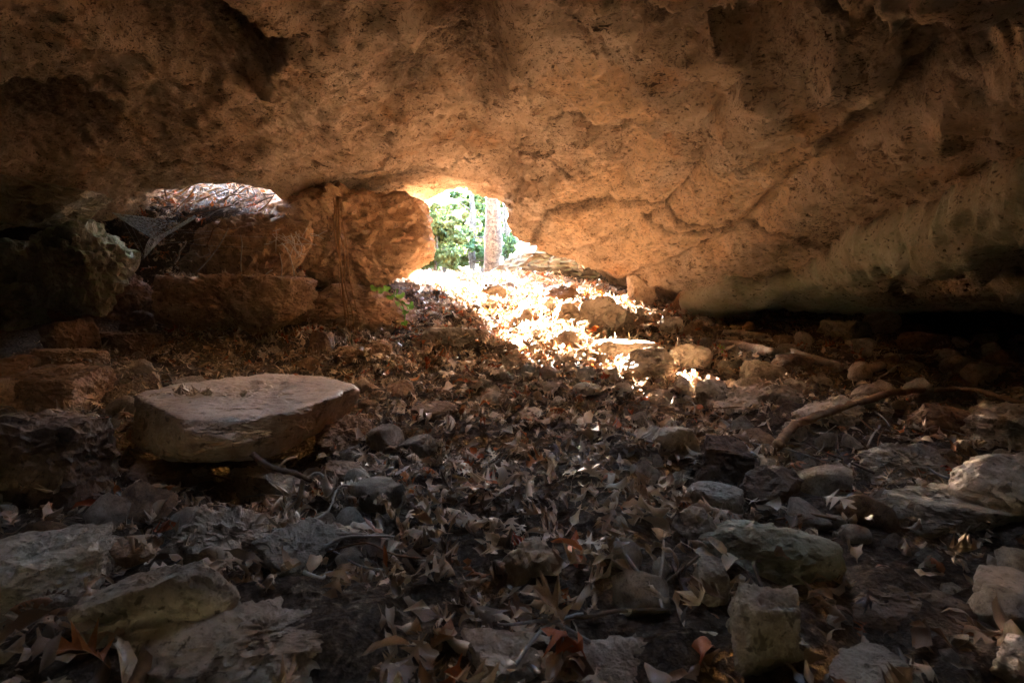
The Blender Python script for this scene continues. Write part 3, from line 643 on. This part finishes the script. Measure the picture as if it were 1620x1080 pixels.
# ---------------------------------------------------------------- oak leaves
def leaf_template(kind, rg, cols5=True):
    """lobed oak leaf, unit length along +y: midrib and two edges -> V, F"""
    if kind == 'oak':
        st = [(.0, .012, 0), (.17, .02, 0), (.20, .05, 0), (.27, .30, .07), (.33, .05, 0), (.40, .07, 0), (.50, .44, .12), (.56, .055, 0), (.63, .08, 0), (.74, .38, .12), (.79, .06, 0), (.84, .08, 0), (.91, .17, .05), (1.0, .008, 0)]
    elif kind == 'plain':
        st = [(.0, .012, 0), (.12, .02, 0), (.25, .13, 0), (.42, .20, 0), (.6, .21, 0), (.78, .15, 0), (.92, .06, 0), (1.0, .005, 0)]
    else:
        st = [(0, .03, 0), (.2, .10, .02), (.4, .05, 0), (.55, .13, .04), (.75, .06, 0), (1, .02, 0)]
    n = len(st); y = np.array([q[0] for q in st]); w = np.array([q[1] for q in st]); dy = np.array([q[2] for q in st])
    js = rg.uniform(.55, 1.3, (2, n))
    cols = []
    for f, side in (((1, -1), (.45, -1), (0, 0), (.45, 1), (1, 1)) if cols5 else ((1, -1), (0, 0), (1, 1))):
        x = side * w * f * (js[0] if side < 0 else js[1]); cols.append(np.stack([x, y + dy * f ** 2, 0 * y], -1))
    V = np.stack(cols, 1); x = V[..., 0]; yy = V[..., 1]
    roll = rg.uniform(-2.5, 5.0) if rg.random() < .6 else rg.uniform(5, 9); bend = rg.uniform(-3.0, 3.2); tw = rg.uniform(-2.8, 2.8); wav = rg.uniform(.04, .16)
    # roll across the width
    a = x * roll; r_ = np.where(abs(roll) < .05, x, np.sin(a) / (roll if abs(roll) > .05 else 1)); z = np.where(abs(roll) < .05, 0, (1 - np.cos(a)) / (roll if abs(roll) > .05 else 1))
    z = z + np.abs(x) * rg.uniform(-.2, .7)
    z = z + wav * np.sin(yy * 9 + x * 14 + rg.uniform(0, 6)) * np.minimum(1, np.abs(x) * 6)
    # twist and bend along the length
    th = tw * (yy - .5); x2 = r_ * np.cos(th) - z * np.sin(th); z2 = r_ * np.sin(th) + z * np.cos(th)
    ph = bend * (yy - .5); L = yy - .5
    y3 = np.where(abs(bend) < .05, L, np.sin(ph) / (bend if abs(bend) > .05 else 1) - z2 * np.sin(ph)); z3 = np.where(abs(bend) < .05, 0, (1 - np.cos(ph)) / (bend if abs(bend) > .05 else 1)) + z2 * np.cos(ph)
    V = np.stack([x2, y3, z3], -1).reshape(-1, 3); V[:, 2] -= V[:, 2].min() * .6
    return V, grid_faces(n, 5 if cols5 else 3)
rgL = np.random.default_rng(99)
TEMPL = [leaf_template(kd, rgL) for kd in ['oak'] * 12 + ['plain'] * 9 + ['bit'] * 7] + [leaf_template(kd, rgL, False) for kd in ['oak'] * 12 + ['plain'] * 9]
def in_rock(x, y):
    m = np.zeros(len(x), bool)
    for f in FOOT: m |= ((x - f[0]) / (f[2] * .86)) ** 2 + ((y - f[1]) / (f[3] * .86)) ** 2 < 1
    return m
def leaf_density(x, y):
    c = .25 + .75 * np.exp(-((x + .1 - .12 * (y - 2)) / (.55 + .26 * y)) ** 2)
    c = np.where((x > .55 + .2 * y) & (y < 5), c * .55, c)
    return np.clip(c, 0, 1)
def scatter(N, xr, yr, smin, smax, kinds, seed, lift, dens=leaf_density, tilt=.45, sunny=True, org_add=0):
    rg = np.random.default_rng(seed)
    x = rg.uniform(*xr, N); y = rg.uniform(*yr, N); keep = rg.random(N) < dens(x, y)
    keep &= ~in_rock(x, y); x, y = x[keep], y[keep]; n = len(x)
    s = rg.uniform(smin, smax, n); k = rg.choice(kinds, n)
    z = ground_z(x, y) + lift * rg.random(n) ** 1.5
    yaw = rg.uniform(0, 6.283, n); ax = rg.normal(0, tilt, n); ay = rg.normal(0, tilt, n); flip_ = rg.random(n) < .35
    tint = rg.beta(1.25, .95, n) * .72; mouth = np.exp(-(((x - .1) / 1.5) ** 2 + ((y - 5.0) / 2.2) ** 2))
    org = rg.random(n) < (.09 + .22 * mouth + org_add)
    tint = np.where(org, rg.uniform(.78, 1.0, n), tint)
    return dict(x=x, y=y, z=z, s=s, k=k, yaw=yaw, ax=ax, ay=ay, f=flip_, t=tint)
def mats(S):
    cz_, sz_ = np.cos(S['yaw']), np.sin(S['yaw']); cx, sx = np.cos(S['ax']), np.sin(S['ax']); cy, sy = np.cos(S['ay']), np.sin(S['ay'])
    o = np.zeros_like(cx); l = o + 1; fl = np.where(S['f'], -1., 1.)
    Rz = np.array([[cz_, -sz_, o], [sz_, cz_, o], [o, o, l]]); Rx = np.array([[l, o, o], [o, cx, -sx], [o, sx, cx]]); Ry = np.array([[cy, o, sy], [o, l, o], [-sy, o, cy]])
    A = np.einsum('ijn,jkn,kln->nil', Rz, Rx, Ry); A[:, :, 0] *= fl[:, None]; A[:, :, 2] *= fl[:, None]
    return A
def litter_mesh(name, S, sel=None):
    A = mats(S); Vs, Fs, Ts, n0 = [], [], [], 0
    for k_, (V, F) in enumerate(TEMPL):
        i = np.where((S['k'] == k_) & (sel if sel is not None else True))[0]
        if not len(i): continue
        W = np.einsum('nij,vj->nvi', A[i], V) * S['s'][i][:, None, None]
        lo = W[:, :, 2].min(1); W[:, :, 2] -= np.minimum(lo, 0)[:, None] * .7
        W += np.stack([S['x'][i], S['y'][i], S['z'][i]], -1)[:, None]
        Vs.append(W.reshape(-1, 3)); Fs.append((F[None] + (np.arange(len(i)) * len(V))[:, None, None] + n0).reshape(-1, 4)); Ts.append(np.repeat(S['t'][i], len(V))); n0 += len(i) * len(V)
    me = mesh_np(name, np.vstack(Vs), np.vstack(Fs)); attr(me, 'tint', np.concatenate(Ts)); return me
def merge(*Ss): return {k_: np.concatenate([q[k_] for q in Ss]) for k_ in Ss[0]}
FAR = list(range(28, 49)); OAK = list(range(16)); PLAIN = list(range(16, 21)); BIT = list(range(21, 28))
full = lambda x, y: np.full(len(x), .9)
S = merge(scatter(8200, (-2.6, 2.6), (.45, 3.2), .035, .10, OAK + PLAIN, 1, .05, tilt=.36),
          scatter(10500, (-2.6, 3.2), (3.0, 8.6), .055, .115, FAR, 2, .05, tilt=.36),
          scatter(9500, (-2.8, 3.2), (.45, 4.2), .02, .075, BIT * 3 + PLAIN, 3, .03, dens=full),
          scatter(8000, (-3.2, 4.6), (3.2, 8.4), .025, .065, BIT, 4, .03, dens=full),
          scatter(2600, (-4.4, -1.9), (4.6, 7.5), .06, .12, FAR, 5, .06, dens=full, org_add=.3),
          scatter(3000, (-5, 5), (8.4, 14), .08, .14, FAR, 6, .05, dens=full))
Pc = np.stack([S['x'], S['y'], S['z']], -1); pu, pv, pd = project(Pc)
size = S['s'] * 810 / pd; inview = (pu > 20) & (pu < 1600) & (pv > 470) & (pv < 1065) & (S['k'] < 21) & (S['s'] > .06)
rank = np.where(inview, size + 400 * (S['z'] - ground_z(S['x'], S['y'])), 0); top = np.argsort(-rank)[:300]
sel = np.ones(len(pu), bool); sel[top] = False
tag(add('leaf_litter', litter_mesh('leaf_litter', S, sel), M['litter']), 'deep litter of curled brown oak leaves covering the cave floor', 'leaf litter', kind='stuff')
lmesh = []
for V, F in TEMPL[:21]:
    me = mesh_np('oak_leaf', V, F); me.materials.append(M['leaf']); lmesh.append(me)
def leaf_rgb(tn_):
    ps = [q[0] for q in LEAF_STOPS]; return tuple(float(np.interp(tn_, ps, [q[1][c_] for q in LEAF_STOPS])) for c_ in range(3)) + (1.0,)
A = mats(S)
for i in top:
    V = TEMPL[S['k'][i]][0]; lo = min(0, (V @ A[i].T)[:, 2].min() * S['s'][i])
    o = bpy.data.objects.new('oak_leaf', lmesh[S['k'][i]]); COL.objects.link(o)
    Mx = Matrix([list(r) for r in A[i] * S['s'][i]]).to_4x4(); Mx.translation = (S['x'][i], S['y'][i], S['z'][i] - lo * .7); o.matrix_world = Mx
    tn_ = float(S['t'][i]); o.color = leaf_rgb(tn_); oak = S['k'][i] < 12; o.name = 'oak_leaf' if oak else 'dry_leaf'
    hue = 'dark brown' if tn_ < .2 else 'mid-brown' if tn_ < .42 else 'pale tan' if tn_ < .76 else 'russet' if tn_ < .87 else 'bright orange-red'
    tag(o, hue + (' lobed oak leaf' if oak else ' narrow unlobed leaf') + ' lying curled on top of the leaf litter', 'leaf', 'loose leaves on the cave floor')
# a few leaves resting on rocks, found by casting down on the built rocks
bpy.context.view_layer.update(); dg = bpy.context.evaluated_depsgraph_get()
def drop(x, y, z0=1.0):
    ok, loc, nrm, idx, ob, mt = SC.ray_cast(dg, Vector((x, y, z0)), Vector((0, 0, -1)))
    return (np.array(loc), np.array(nrm), ob) if ok else (np.array([x, y, 0.]), np.array([0, 0, 1.]), None)
def leaf_on(u, v, D, s, label, z0=1.0, k_=None):
    P = pix(u, v, D); L, N, ob = drop(P[0], P[1], z0); k_ = rng.integers(12) if k_ is None else k_
    o = bpy.data.objects.new('oak_leaf', lmesh[k_]); COL.objects.link(o)
    q = Vector(N).to_track_quat('Z', 'Y').to_matrix().to_4x4() @ Matrix.Rotation(rng.uniform(0, 6.28), 4, 'Z') @ Matrix.Scale(s, 4)
    q.translation = L + N * .004; o.matrix_world = q; o.color = leaf_rgb(rng.uniform(.35, .72)); tag(o, label, 'leaf', 'leaves lying on the rocks')
for u, v in [(270, 622), (290, 605), (310, 640), (285, 645), (385, 630), (255, 640), (330, 612)]: leaf_on(u, v, 1.95, .075, 'small pale oak leaf stuck on the smooth tan slab')
for q_ in range(26): leaf_on(rng.uniform(255, 480), 447, rng.uniform(3.85, 4.25), rng.uniform(.07, .12), 'oak leaf lying on the flat-topped ledge block', .9)

# ---------------------------------------------------------------- sticks, branches, roots
def ground_pts(px, lift=.01):
    return [ground_hit(u, v)[0] + np.array([0, 0, lift]) for u, v in px]
def stick(name, px, rad_px, mat, label, cat='stick', lift=.012, group=None, sides=8, rough=.14, D=None):
    P = ground_pts(px, lift) if D is None else [pix(u, v, d) for (u, v), d in zip(px, D)]
    dm = np.mean([p[1] for p in P]); r = np.array(rad_px, float) / 810 * dm
    if r.ndim == 0: r = np.linspace(r, r * .7, len(P))
    o = np.mean(P, 0); V = [p - o for p in P]
    ob = add(name, tubes_mesh(name, [(V, r, sides, len(COL.objects), rough, 8)]), M[mat], None, o)
    return tag(ob, label, cat, group)
stick('branch', [(1228, 735), (1250, 703), (1290, 684), (1350, 663), (1420, 643), (1490, 636), (1540, 637), (1590, 652), (1660, 676)], [6, 6.5, 6, 5.5, 5, 5, 4.5, 4, 3], 'red_wood', 'long curved red-brown branch arching over the rubble', 'branch', lift=.065, sides=14, rough=.3)
stick('log', [(1112, 546), (1160, 552), (1224, 565)], [6, 7.5, 7], 'pale_wood', 'thick pale bleached log lying in the rubble near the low ceiling', 'log', lift=.03, sides=10)
stick('branch', [(1145, 531), (1200, 536), (1225, 545), (1258, 562)], [4.5, 5, 5, 6], 'pale_wood', 'kinked pale branch behind the thick bleached log', 'branch', lift=.03)
stick('branch', [(1222, 541), (1262, 566), (1335, 588)], [4, 5, 5], 'pale_wood', 'straight pale branch ending behind the brown flat-topped stone', 'branch', lift=.03)
stick('stick', [(1160, 549), (1225, 545)], 4, 'red_wood', 'short brown stick parallel to the thick bleached log', lift=.02)
stick('stick', [(1352, 592), (1385, 586), (1424, 572)], [7, 7, 5], 'pale_wood', 'short thick grey stick beside the straight pale branch', lift=.02)
stick('stick', [(1270, 549), (1370, 558), (1470, 562)], 4, 'dark_wood', 'long dark stick before the gap under the ceiling', lift=.02)
stick('stick', [(1225, 507), (1300, 519), (1365, 520)], 3, 'dark_wood', 'dark stick lying at the mouth of the low gap', lift=.02)
stick('stick', [(1128, 660), (1150, 680), (1168, 704), (1192, 730)], [3, 4.5, 4.5, 4], 'grey_wood', 'bleached grey stick with a bent tip beside the dark brown rock', lift=.02)
stick('stick', [(1042, 478), (1010, 466), (985, 470)], 2, 'grey_wood', 'thin grey stick at the foot of the upright stone', lift=.02)
stick('stick', [(960, 492), (1000, 502), (1028, 508)], 2, 'grey_wood', 'thin grey stick behind the pointed sunlit rock', lift=.02)
stick('twig', [(225, 958), (330, 893), (400, 870), (480, 848), (520, 826), (550, 800)], [3, 2.6, 2.4, 2.2, 1.8, 1.3], 'pale_wood', 'long thin bare twig laid across the rocks', 'twig', D=[1.02, 1.12, 1.18, 1.24, 1.32, 1.42], sides=6)
tw = empty('forked_twig', pix(440, 745, 1.42)); tag(tw, 'forked knotty twig leaning on the angular pale rock', 'twig')
for px, rr, nm in [([(398, 718), (425, 737), (465, 748), (492, 760)], [5, 5, 4.5, 4], 'stem'), ([(480, 756), (473, 790), (458, 824)], [4.5, 4, 3], 'side_shoot'), ([(440, 742), (452, 728), (470, 722)], [2.5, 2, 1.5], 'side_shoot'), ([(485, 757), (503, 748), (515, 756)], [3, 2.5, 1.5], 'side_shoot')]:
    P = [pix(u, v, 1.42) - np.array(tw.location) for u, v in px]; r = np.array(rr) / 810 * 1.42
    add(nm, tubes_mesh(nm, [(P, r, 8, 3, .2, 8)]), M['dark_wood'] if nm == 'stem' else M['pale_wood'], tw)
gT = 'small twigs scattered in the litter'
for q_ in range(70):
    u, v = (rng.uniform(980, 1600), rng.uniform(500, 760)) if q_ % 3 else (rng.uniform(300, 1300), rng.uniform(700, 1040))
    P, D = ground_hit(u, v); L = rng.uniform(.07, .26); a = rng.uniform(0, 3.14); dx, dy = math.cos(a) * L / 2, math.sin(a) * L / 2
    pts = []
    for f in (-1, -.3, .4, 1):
        x, y = P[0] + dx * f + rng.normal(0, .012), P[1] + dy * f + rng.normal(0, .012); pts.append([x, y, float(ground_z(np.array([x]), np.array([y]))[0]) + .035])
    o = np.mean(pts, 0); r = rng.uniform(.0018, .005)
    tag(add('twig', tubes_mesh('twig', [([np.array(p) - o for p in pts], [r, r * .9, r * .8, r * .5], 5, q_, .1, 3)]), M[['grey_wood', 'pale_wood', 'dark_wood', 'red_wood'][q_ % 4]], None, o), ['bleached grey', 'pale tan', 'dark brown', 'red-brown'][q_ % 4] + ' short thin twig lying among ' + ('rubble' if q_ % 3 else 'leaves'), 'twig', gT)
# tangle of sticks in the side opening
for q_ in range(46):
    u, v = rng.uniform(228, 412), rng.uniform(294, 352)
    P, D = ground_hit(u, v); D = min(D, 6.2); a = rng.choice([.75, .6, .35, -.3]) + rng.normal(0, .15); L = rng.uniform(.2, .7)
    pts = [P + np.array([math.cos(a) * L * f, rng.normal(0, .05), math.sin(a) * L * f * .8 + rng.normal(0, .02) + .05]) for f in (-.5, -.15, .2, .5)]
    o = np.mean(pts, 0); r = rng.uniform(.003, .015)
    tag(add('stick', tubes_mesh('stick', [([p - o for p in pts], [r, r, r * .8, r * .5], 6, q_, .1, 4)]), M[['dark_wood', 'pale_wood', 'red_wood', 'root'][q_ % 4]], None, o), ['dark brown', 'pale tan', 'red-brown', 'orange-brown'][q_ % 4] + ' dead stick in the tangle filling the side opening', 'stick', 'tangle of sticks in the side opening')
# hanging roots before the pitted boulder
hr = empty('hanging_root', pix(540, 312, 4.3)); tag(hr, 'bundle of thin orange roots hanging down the huge pitted boulder', 'root')
for k_, (u0, u1, vb) in enumerate([(533, 556, 545), (537, 563, 540), (530, 548, 500), (540, 570, 520), (535, 552, 552), (531, 540, 470)]):
    P = [pix(u0 + (u1 - u0) * f ** 1.6 + rng.normal(0, 1.5), 312 + (vb - 312) * f, 4.3 - .5 * min(1, f * 1.2)) - np.array(hr.location) for f in (0, .2, .4, .6, .8, 1)]
    add('strand', tubes_mesh('strand', [(P, np.array([6, 5.5, 5, 4.5, 4, 2]) * .001 * rng.uniform(.7, 1.2), 5, k_, .1, 4)]), M['root'], hr)
# bleached rootlets
rt = empty('dry_rootlets', pix(455, 440, 4.35)); tag(rt, 'spray of bleached white rootlets before the brown boulder, right of the web', 'rootlets'); rt['label'] = 'spray of bleached white rootlets beside the huge pitted boulder'
for (pts, r) in [([(383, 440), (381, 415), (383, 385), (380, 372)], .006), ([(445, 437), (446, 420), (442, 400)], .005), ([(467, 442), (464, 425), (458, 402)], .005), ([(312, 430), (335, 405), (352, 380), (362, 360)], .006)]:
    add('stem', tubes_mesh('stem', [([pix(u, v, 4.35) - np.array(rt.location) for u, v in pts], [r, r * .9, r * .8, r * .6][:len(pts)], 5, 1, .1, 4)]), M['grey_wood'], rt)
for q_ in range(34):
    u, v = 452 + rng.normal(0, 20), 375 + rng.normal(0, 16); a = rng.uniform(-.3, 1.4) if q_ % 3 else rng.uniform(0, 6.28); L = rng.uniform(10, 32); D = 4.3 + rng.normal(0, .06); p = []
    for f in range(4): p.append(pix(u, v, D) - np.array(rt.location)); a += rng.normal(0, .3); u += math.cos(a) * L / 3; v += math.sin(a) * L / 3
    add('rootlet', tubes_mesh('rootlet', [(p, [.0035, .003, .0025, .0015], 4, q_, 0, 2)]), M['white_twig'], rt)
# curled dead foliage and twigs under the web
for q_ in range(8):
    u, v = rng.uniform(265, 330), rng.uniform(375, 445); D = 4.15; p = []; a = rng.uniform(0, 6.28)
    for f in range(5): p.append(pix(u, v, D + rng.normal(0, .02))); a += rng.normal(0, .6); u += math.cos(a) * 9; v += math.sin(a) * 9
    o = np.mean(p, 0); tag(add('twig', tubes_mesh('twig', [([x - o for x in p], [.008, .007, .006, .005, .003], 5, q_, .1, 3)]), M[['dark_wood', 'pale_wood', 'red_wood'][q_ % 3]], None, o), ['dark brown', 'pale', 'red-brown'][q_ % 3] + ' crooked dead twig under the spider web', 'twig', 'dead twigs under the spider web')
# spider web
wb = empty('spider_web', pix(225, 400, 4.0)); tag(wb, 'pale blue funnel spider web stretched from the ceiling edge to the mossy boulder', 'spider web')
n_ = 30; a = np.linspace(0, 1, n_)[None, :, None]; b = np.linspace(0, 1, n_)[:, None, None]
TL, TR, BT = pix(176, 336, 4.1), pix(308, 340, 4.45), pix(228, 408, 3.95)
topc = TL + (TR - TL) * a + np.array([0, .35, .04]) * (4 * a * (1 - a)); W = topc * (1 - b) + BT * b
W = W + (BT * .55 + .45 * (TL + TR) / 2 + np.array([0, .05, 0]) - W) * (.95 * 4 * b * (1 - b)) * (np.abs(a - .5) * 2) ** .6 + np.array([0, 0, -.05]) * np.sin(a * 3.14) * (1 - b)
sl = np.broadcast_to(.35 + .65 * np.maximum(b, np.abs(a - .5) * 2), (n_, n_, 1)).ravel()
me = mesh_np('sheet', W.reshape(-1, 3) - np.array(wb.location), grid_faces(n_, n_)); attr(me, 'silk', sl); add('sheet', me, M['web'], wb)
thr = []
for q_ in range(15):
    p0 = W[rng.integers(0, n_), rng.integers(0, n_)]
    p1 = pix(*[(rng.uniform(160, 240), rng.uniform(300, 345), 4.4), (rng.uniform(300, 500), rng.uniform(335, 395), 4.5), (rng.uniform(200, 240), rng.uniform(400, 430), 4.0)][q_ % 3])
    md = (p0 + p1) / 2 - np.array([0, 0, .02]); thr.append(([p0 - np.array(wb.location), md - np.array(wb.location), p1 - np.array(wb.location)], .0008, 3, 0, 0, 4))
add('threads', tubes_mesh('threads', thr), M['white_twig'], wb)
# green seedling beside the pitted boulder
sd_ = empty('seedling', pix(640, 515, 3.75)); tag(sd_, 'small seedling with bright green lobed leaves beside the pitted boulder', 'plant'); so = np.array(sd_.location)
sp_ = [(640, 515), (640, 495), (634, 478), (618, 464), (596, 455)]
add('stem', tubes_mesh('stem', [([pix(u, v, 3.75) - so for u, v in sp_], [.004, .0035, .003, .0025, .002], 5, 0, 0, 4)]), M['fresh'], sd_)
lv = []
ang_ = np.linspace(0, 2 * np.pi, 19)[:-1]; rad_ = .55 + .45 * np.abs(np.cos(1.5 * ang_)) ** .7
Vl = np.vstack([[[0, 0, .1]], np.stack([np.cos(ang_) * rad_, np.sin(ang_) * rad_, .12 * np.cos(3 * ang_)], -1)]); Fl = np.array([[0, 1 + q, 1 + (q + 1) % 18] for q in range(18)])
lme = mesh_np('leaf', Vl, Fl); attr(lme, 'tint', np.linspace(0, 1, 19)); lme.materials.append(M['fresh'])
for (u, v) in [(592, 456), (603, 459), (612, 456), (622, 466), (632, 470), (628, 462), (640, 480), (646, 487), (636, 487), (641, 494), (634, 468), (618, 470), (640, 512), (650, 484), (629, 480)]:
    o = bpy.data.objects.new('leaf', lme); COL.objects.link(o); o.parent = sd_; o.location = pix(u, v, 3.75 + rng.normal(0, .03)) - so; q = rng.uniform(.024, .038); o.scale = (q, q, q); o.rotation_euler = (rng.uniform(.5, 1.3), rng.normal(0, .4), rng.uniform(0, 6.28))
def tuft(u, v, n, hgt, label, mat='fresh'):
    P, D = ground_hit(u, v); t_ = empty('grass_tuft', P); tag(t_, label, 'grass')
    for q in range(n):
        a = rng.uniform(0, 6.28); l = hgt * rng.uniform(.6, 1.1); d = np.array([math.cos(a), math.sin(a), 0]) * l * rng.uniform(.2, .7)
        me = tubes_mesh('blade', [([[0, 0, 0], d * .35 + [0, 0, l * .6], d + [0, 0, l]], [.0022, .002, .0008], 4, 0, 0, 3)]); attr(me, 'tint', np.full(len(me.vertices), rng.random())); add('blade', me, M[mat], t_)
tuft(1142, 562, 16, .07, 'little green grass tuft beside the thick bleached log'); tuft(556, 556, 12, .12, 'thin dry grass tuft below the hanging roots', 'oak_green')

# ---------------------------------------------------------------- trees outside the mouth
def crown_mesh(name, clumps, per, leaf, seed, flat=.5):
    rg = np.random.default_rng(seed); C = np.repeat(np.array([c[:3] for c in clumps]), per, 0); rr = np.repeat(np.array([c[3] for c in clumps]), per)
    dr_ = rg.normal(size=C.shape); dr_ /= np.linalg.norm(dr_, axis=1)[:, None]; dr_[:, 2] *= flat
    P = C + dr_ * (rr * rg.uniform(.15, 1, len(rr)) ** .6)[:, None]
    A = rg.normal(size=P.shape); A /= np.linalg.norm(A, axis=1)[:, None]; Bv = np.cross(A, rg.normal(size=P.shape)); Bv /= np.linalg.norm(Bv, axis=1)[:, None]
    l = (leaf * rg.uniform(.6, 1.3, len(P)))[:, None]
    V = np.stack([P - A * l, P + Bv * l * .42, P + A * l, P - Bv * l * .42], 1).reshape(-1, 3)
    me = mesh_np(name, V, np.arange(len(V)).reshape(-1, 4)); attr(me, 'tint', np.repeat(np.clip(np.repeat(rg.random(len(clumps)), per) * .7 + rg.random(len(P)) * .4, 0, 1), 4)); return me
def tree(name, base_, hgt, r, spread, label, mat, seed, low=.15, nl=14, per=130, leaf=.07, bark='bark', lean=0, group='trees outside the cave mouth'):
    rg = np.random.default_rng(seed); t_ = empty(name, base_); tag(t_, label, 'tree', group)
    top_ = np.array([lean, 0, hgt]); mid = np.array([lean * .4 + rg.normal(0, .05), rg.normal(0, .05), hgt * .5])
    sp = [([[0, 0, -.3], [0, 0, .25], mid, top_], [r * 1.5, r, r * .75, r * .25], 14, seed, .22, 10)]; cl = []
    for k_ in range(nl):
        f = low + (1 - low) * (k_ + .5) / nl; p0 = mid * (f / .5) if f < .5 else mid + (top_ - mid) * ((f - .5) / .5)
        a = rg.uniform(0, 6.28); L = spread * rg.uniform(.5, 1.0) * (1.15 - .6 * f); p1 = p0 + np.array([math.cos(a) * L, math.sin(a) * L, L * rg.uniform(-.05, .55)])
        sp.append(([p0, (p0 + p1) / 2 + rg.normal(0, .06, 3), p1], [r * .3, r * .2, r * .06], 6, seed + k_, .1, 4))
        for q in (.45, .7, .9, 1.05): c = p0 + (p1 - p0) * q + rg.normal(0, .14, 3); cl.append((*c, rg.uniform(.25, .5) * spread * .33))
    add('trunk', tubes_mesh('trunk', sp), M[bark], t_); add('crown', crown_mesh('crown', cl, per, leaf, seed), M[mat], t_); return t_
def at_xy(x, y): return (x, y, float(ground_z(np.array([x]), np.array([y]))[0]))
def base_at(u, D):
    x = (u - 810) / 810 * D; return (x, D, float(ground_z(np.array([x]), np.array([D]))[0]))
tree('juniper_tree', base_at(779, 8.6), 5.5, .135, 2.2, 'pale shaggy-barked tree trunk standing just outside the cave mouth', 'juniper', 3, low=.55, nl=10, per=60, lean=-.15)
for k_, (u, D, hgt, r, spd, mt, lab) in enumerate([(650, 13, 1.6, .10, 1.9, 'oak_green', 'low yellow-green tree nearest the pitted boulder, outside'), (705, 18, 1.9, .09, 2.2, 'oak_green', 'bushy yellow-green tree under the patch of bright sky'), (748, 14.5, 4.0, .10, 1.2, 'juniper', 'slim dark green juniper just beside the pale trunk'),
        (662, 24, 2.8, .16, 3.0, 'juniper', 'dark green juniper rising above the low yellow-green tree'), (765, 26, 6.5, .15, 2.6, 'oak_green', 'tall light green tree behind the slim juniper'), (802, 17, 5, .12, 2.4, 'juniper', 'dark green juniper behind the mossy rock bank'),
        (722, 36, 3.6, .16, 4.5, 'juniper', 'broad dark juniper far behind under the bright sky'), (630, 40, 5.5, .18, 4.5, 'oak_green', 'distant broad light green tree behind the junipers'), (778, 44, 10, .18, 5, 'juniper', 'distant dark juniper behind the pale trunk'), (690, 11, 1.3, .03, .9, 'oak_green', 'knee-high bush with thin crooked stems outside the mouth')]):
    tree('juniper_tree' if mt == 'juniper' else 'oak_tree', base_at(u, D), hgt, r, spd, lab, mt, 40 + k_, low=.1 if hgt < 8 else .25, leaf=.05 + .0022 * D, per=110 if D < 30 else 80, nl=16)
# ---------------------------------------------------------------- grit, and the added unseen rock that bounces sunlight down the roof opening
rgG = np.random.default_rng(5); n = 3600; nv, nf = ico(1)
x = rgG.uniform(-3, 4.5, n); y = rgG.uniform(.45, 5.5, n); keep = ((x > .3 + .12 * y) | (x < -.75 - .12 * y)) & ~in_rock(x, y) & (np.abs(x) < 1.1 * y + .3); x, y = x[keep], y[keep]; n = len(x)
sz = rgG.uniform(.004, .014, n) * np.where(rgG.random(n) < .12, 1.8, 1); W = nv[None] * sz[:, None, None] * (1 + .35 * rgG.normal(size=(n, len(nv), 1))).clip(.5, 1.5) * rgG.uniform(.6, 1.2, (n, 1, 3))
W += np.stack([x, y, ground_z(x, y) + sz * .4], -1)[:, None]
tag(add('gravel', mesh_np('gravel', W.reshape(-1, 3), (nf[None] + (np.arange(n) * len(nv))[:, None, None]).reshape(-1, 3), False), M['pale']), 'fine limestone grit strewn between the rubble', 'gravel', kind='stuff')
aa = np.linspace(R(185), R(355), 60)[None]; hh = np.linspace(0, 1, 24)[:, None]; rr = 1.5 + .5 * hh
W = np.stack([HX + np.cos(aa) * HRX * rr + 0 * hh, HY + np.sin(aa) * HRY * rr + .12 * hh, 2.45 + 1.9 * hh + 0 * aa], -1).reshape(-1, 3)
W += .06 * fbm(W * 3, 4, 8)[:, None] * np.array([1, 1, .3])
tag(add('bounce_rock', mesh_np('bounce_rock', W, grid_faces(24, 60)), M['ceiling']), kind='structure')  # out of view, added as a sunlit reflector over the opening
#MARK4
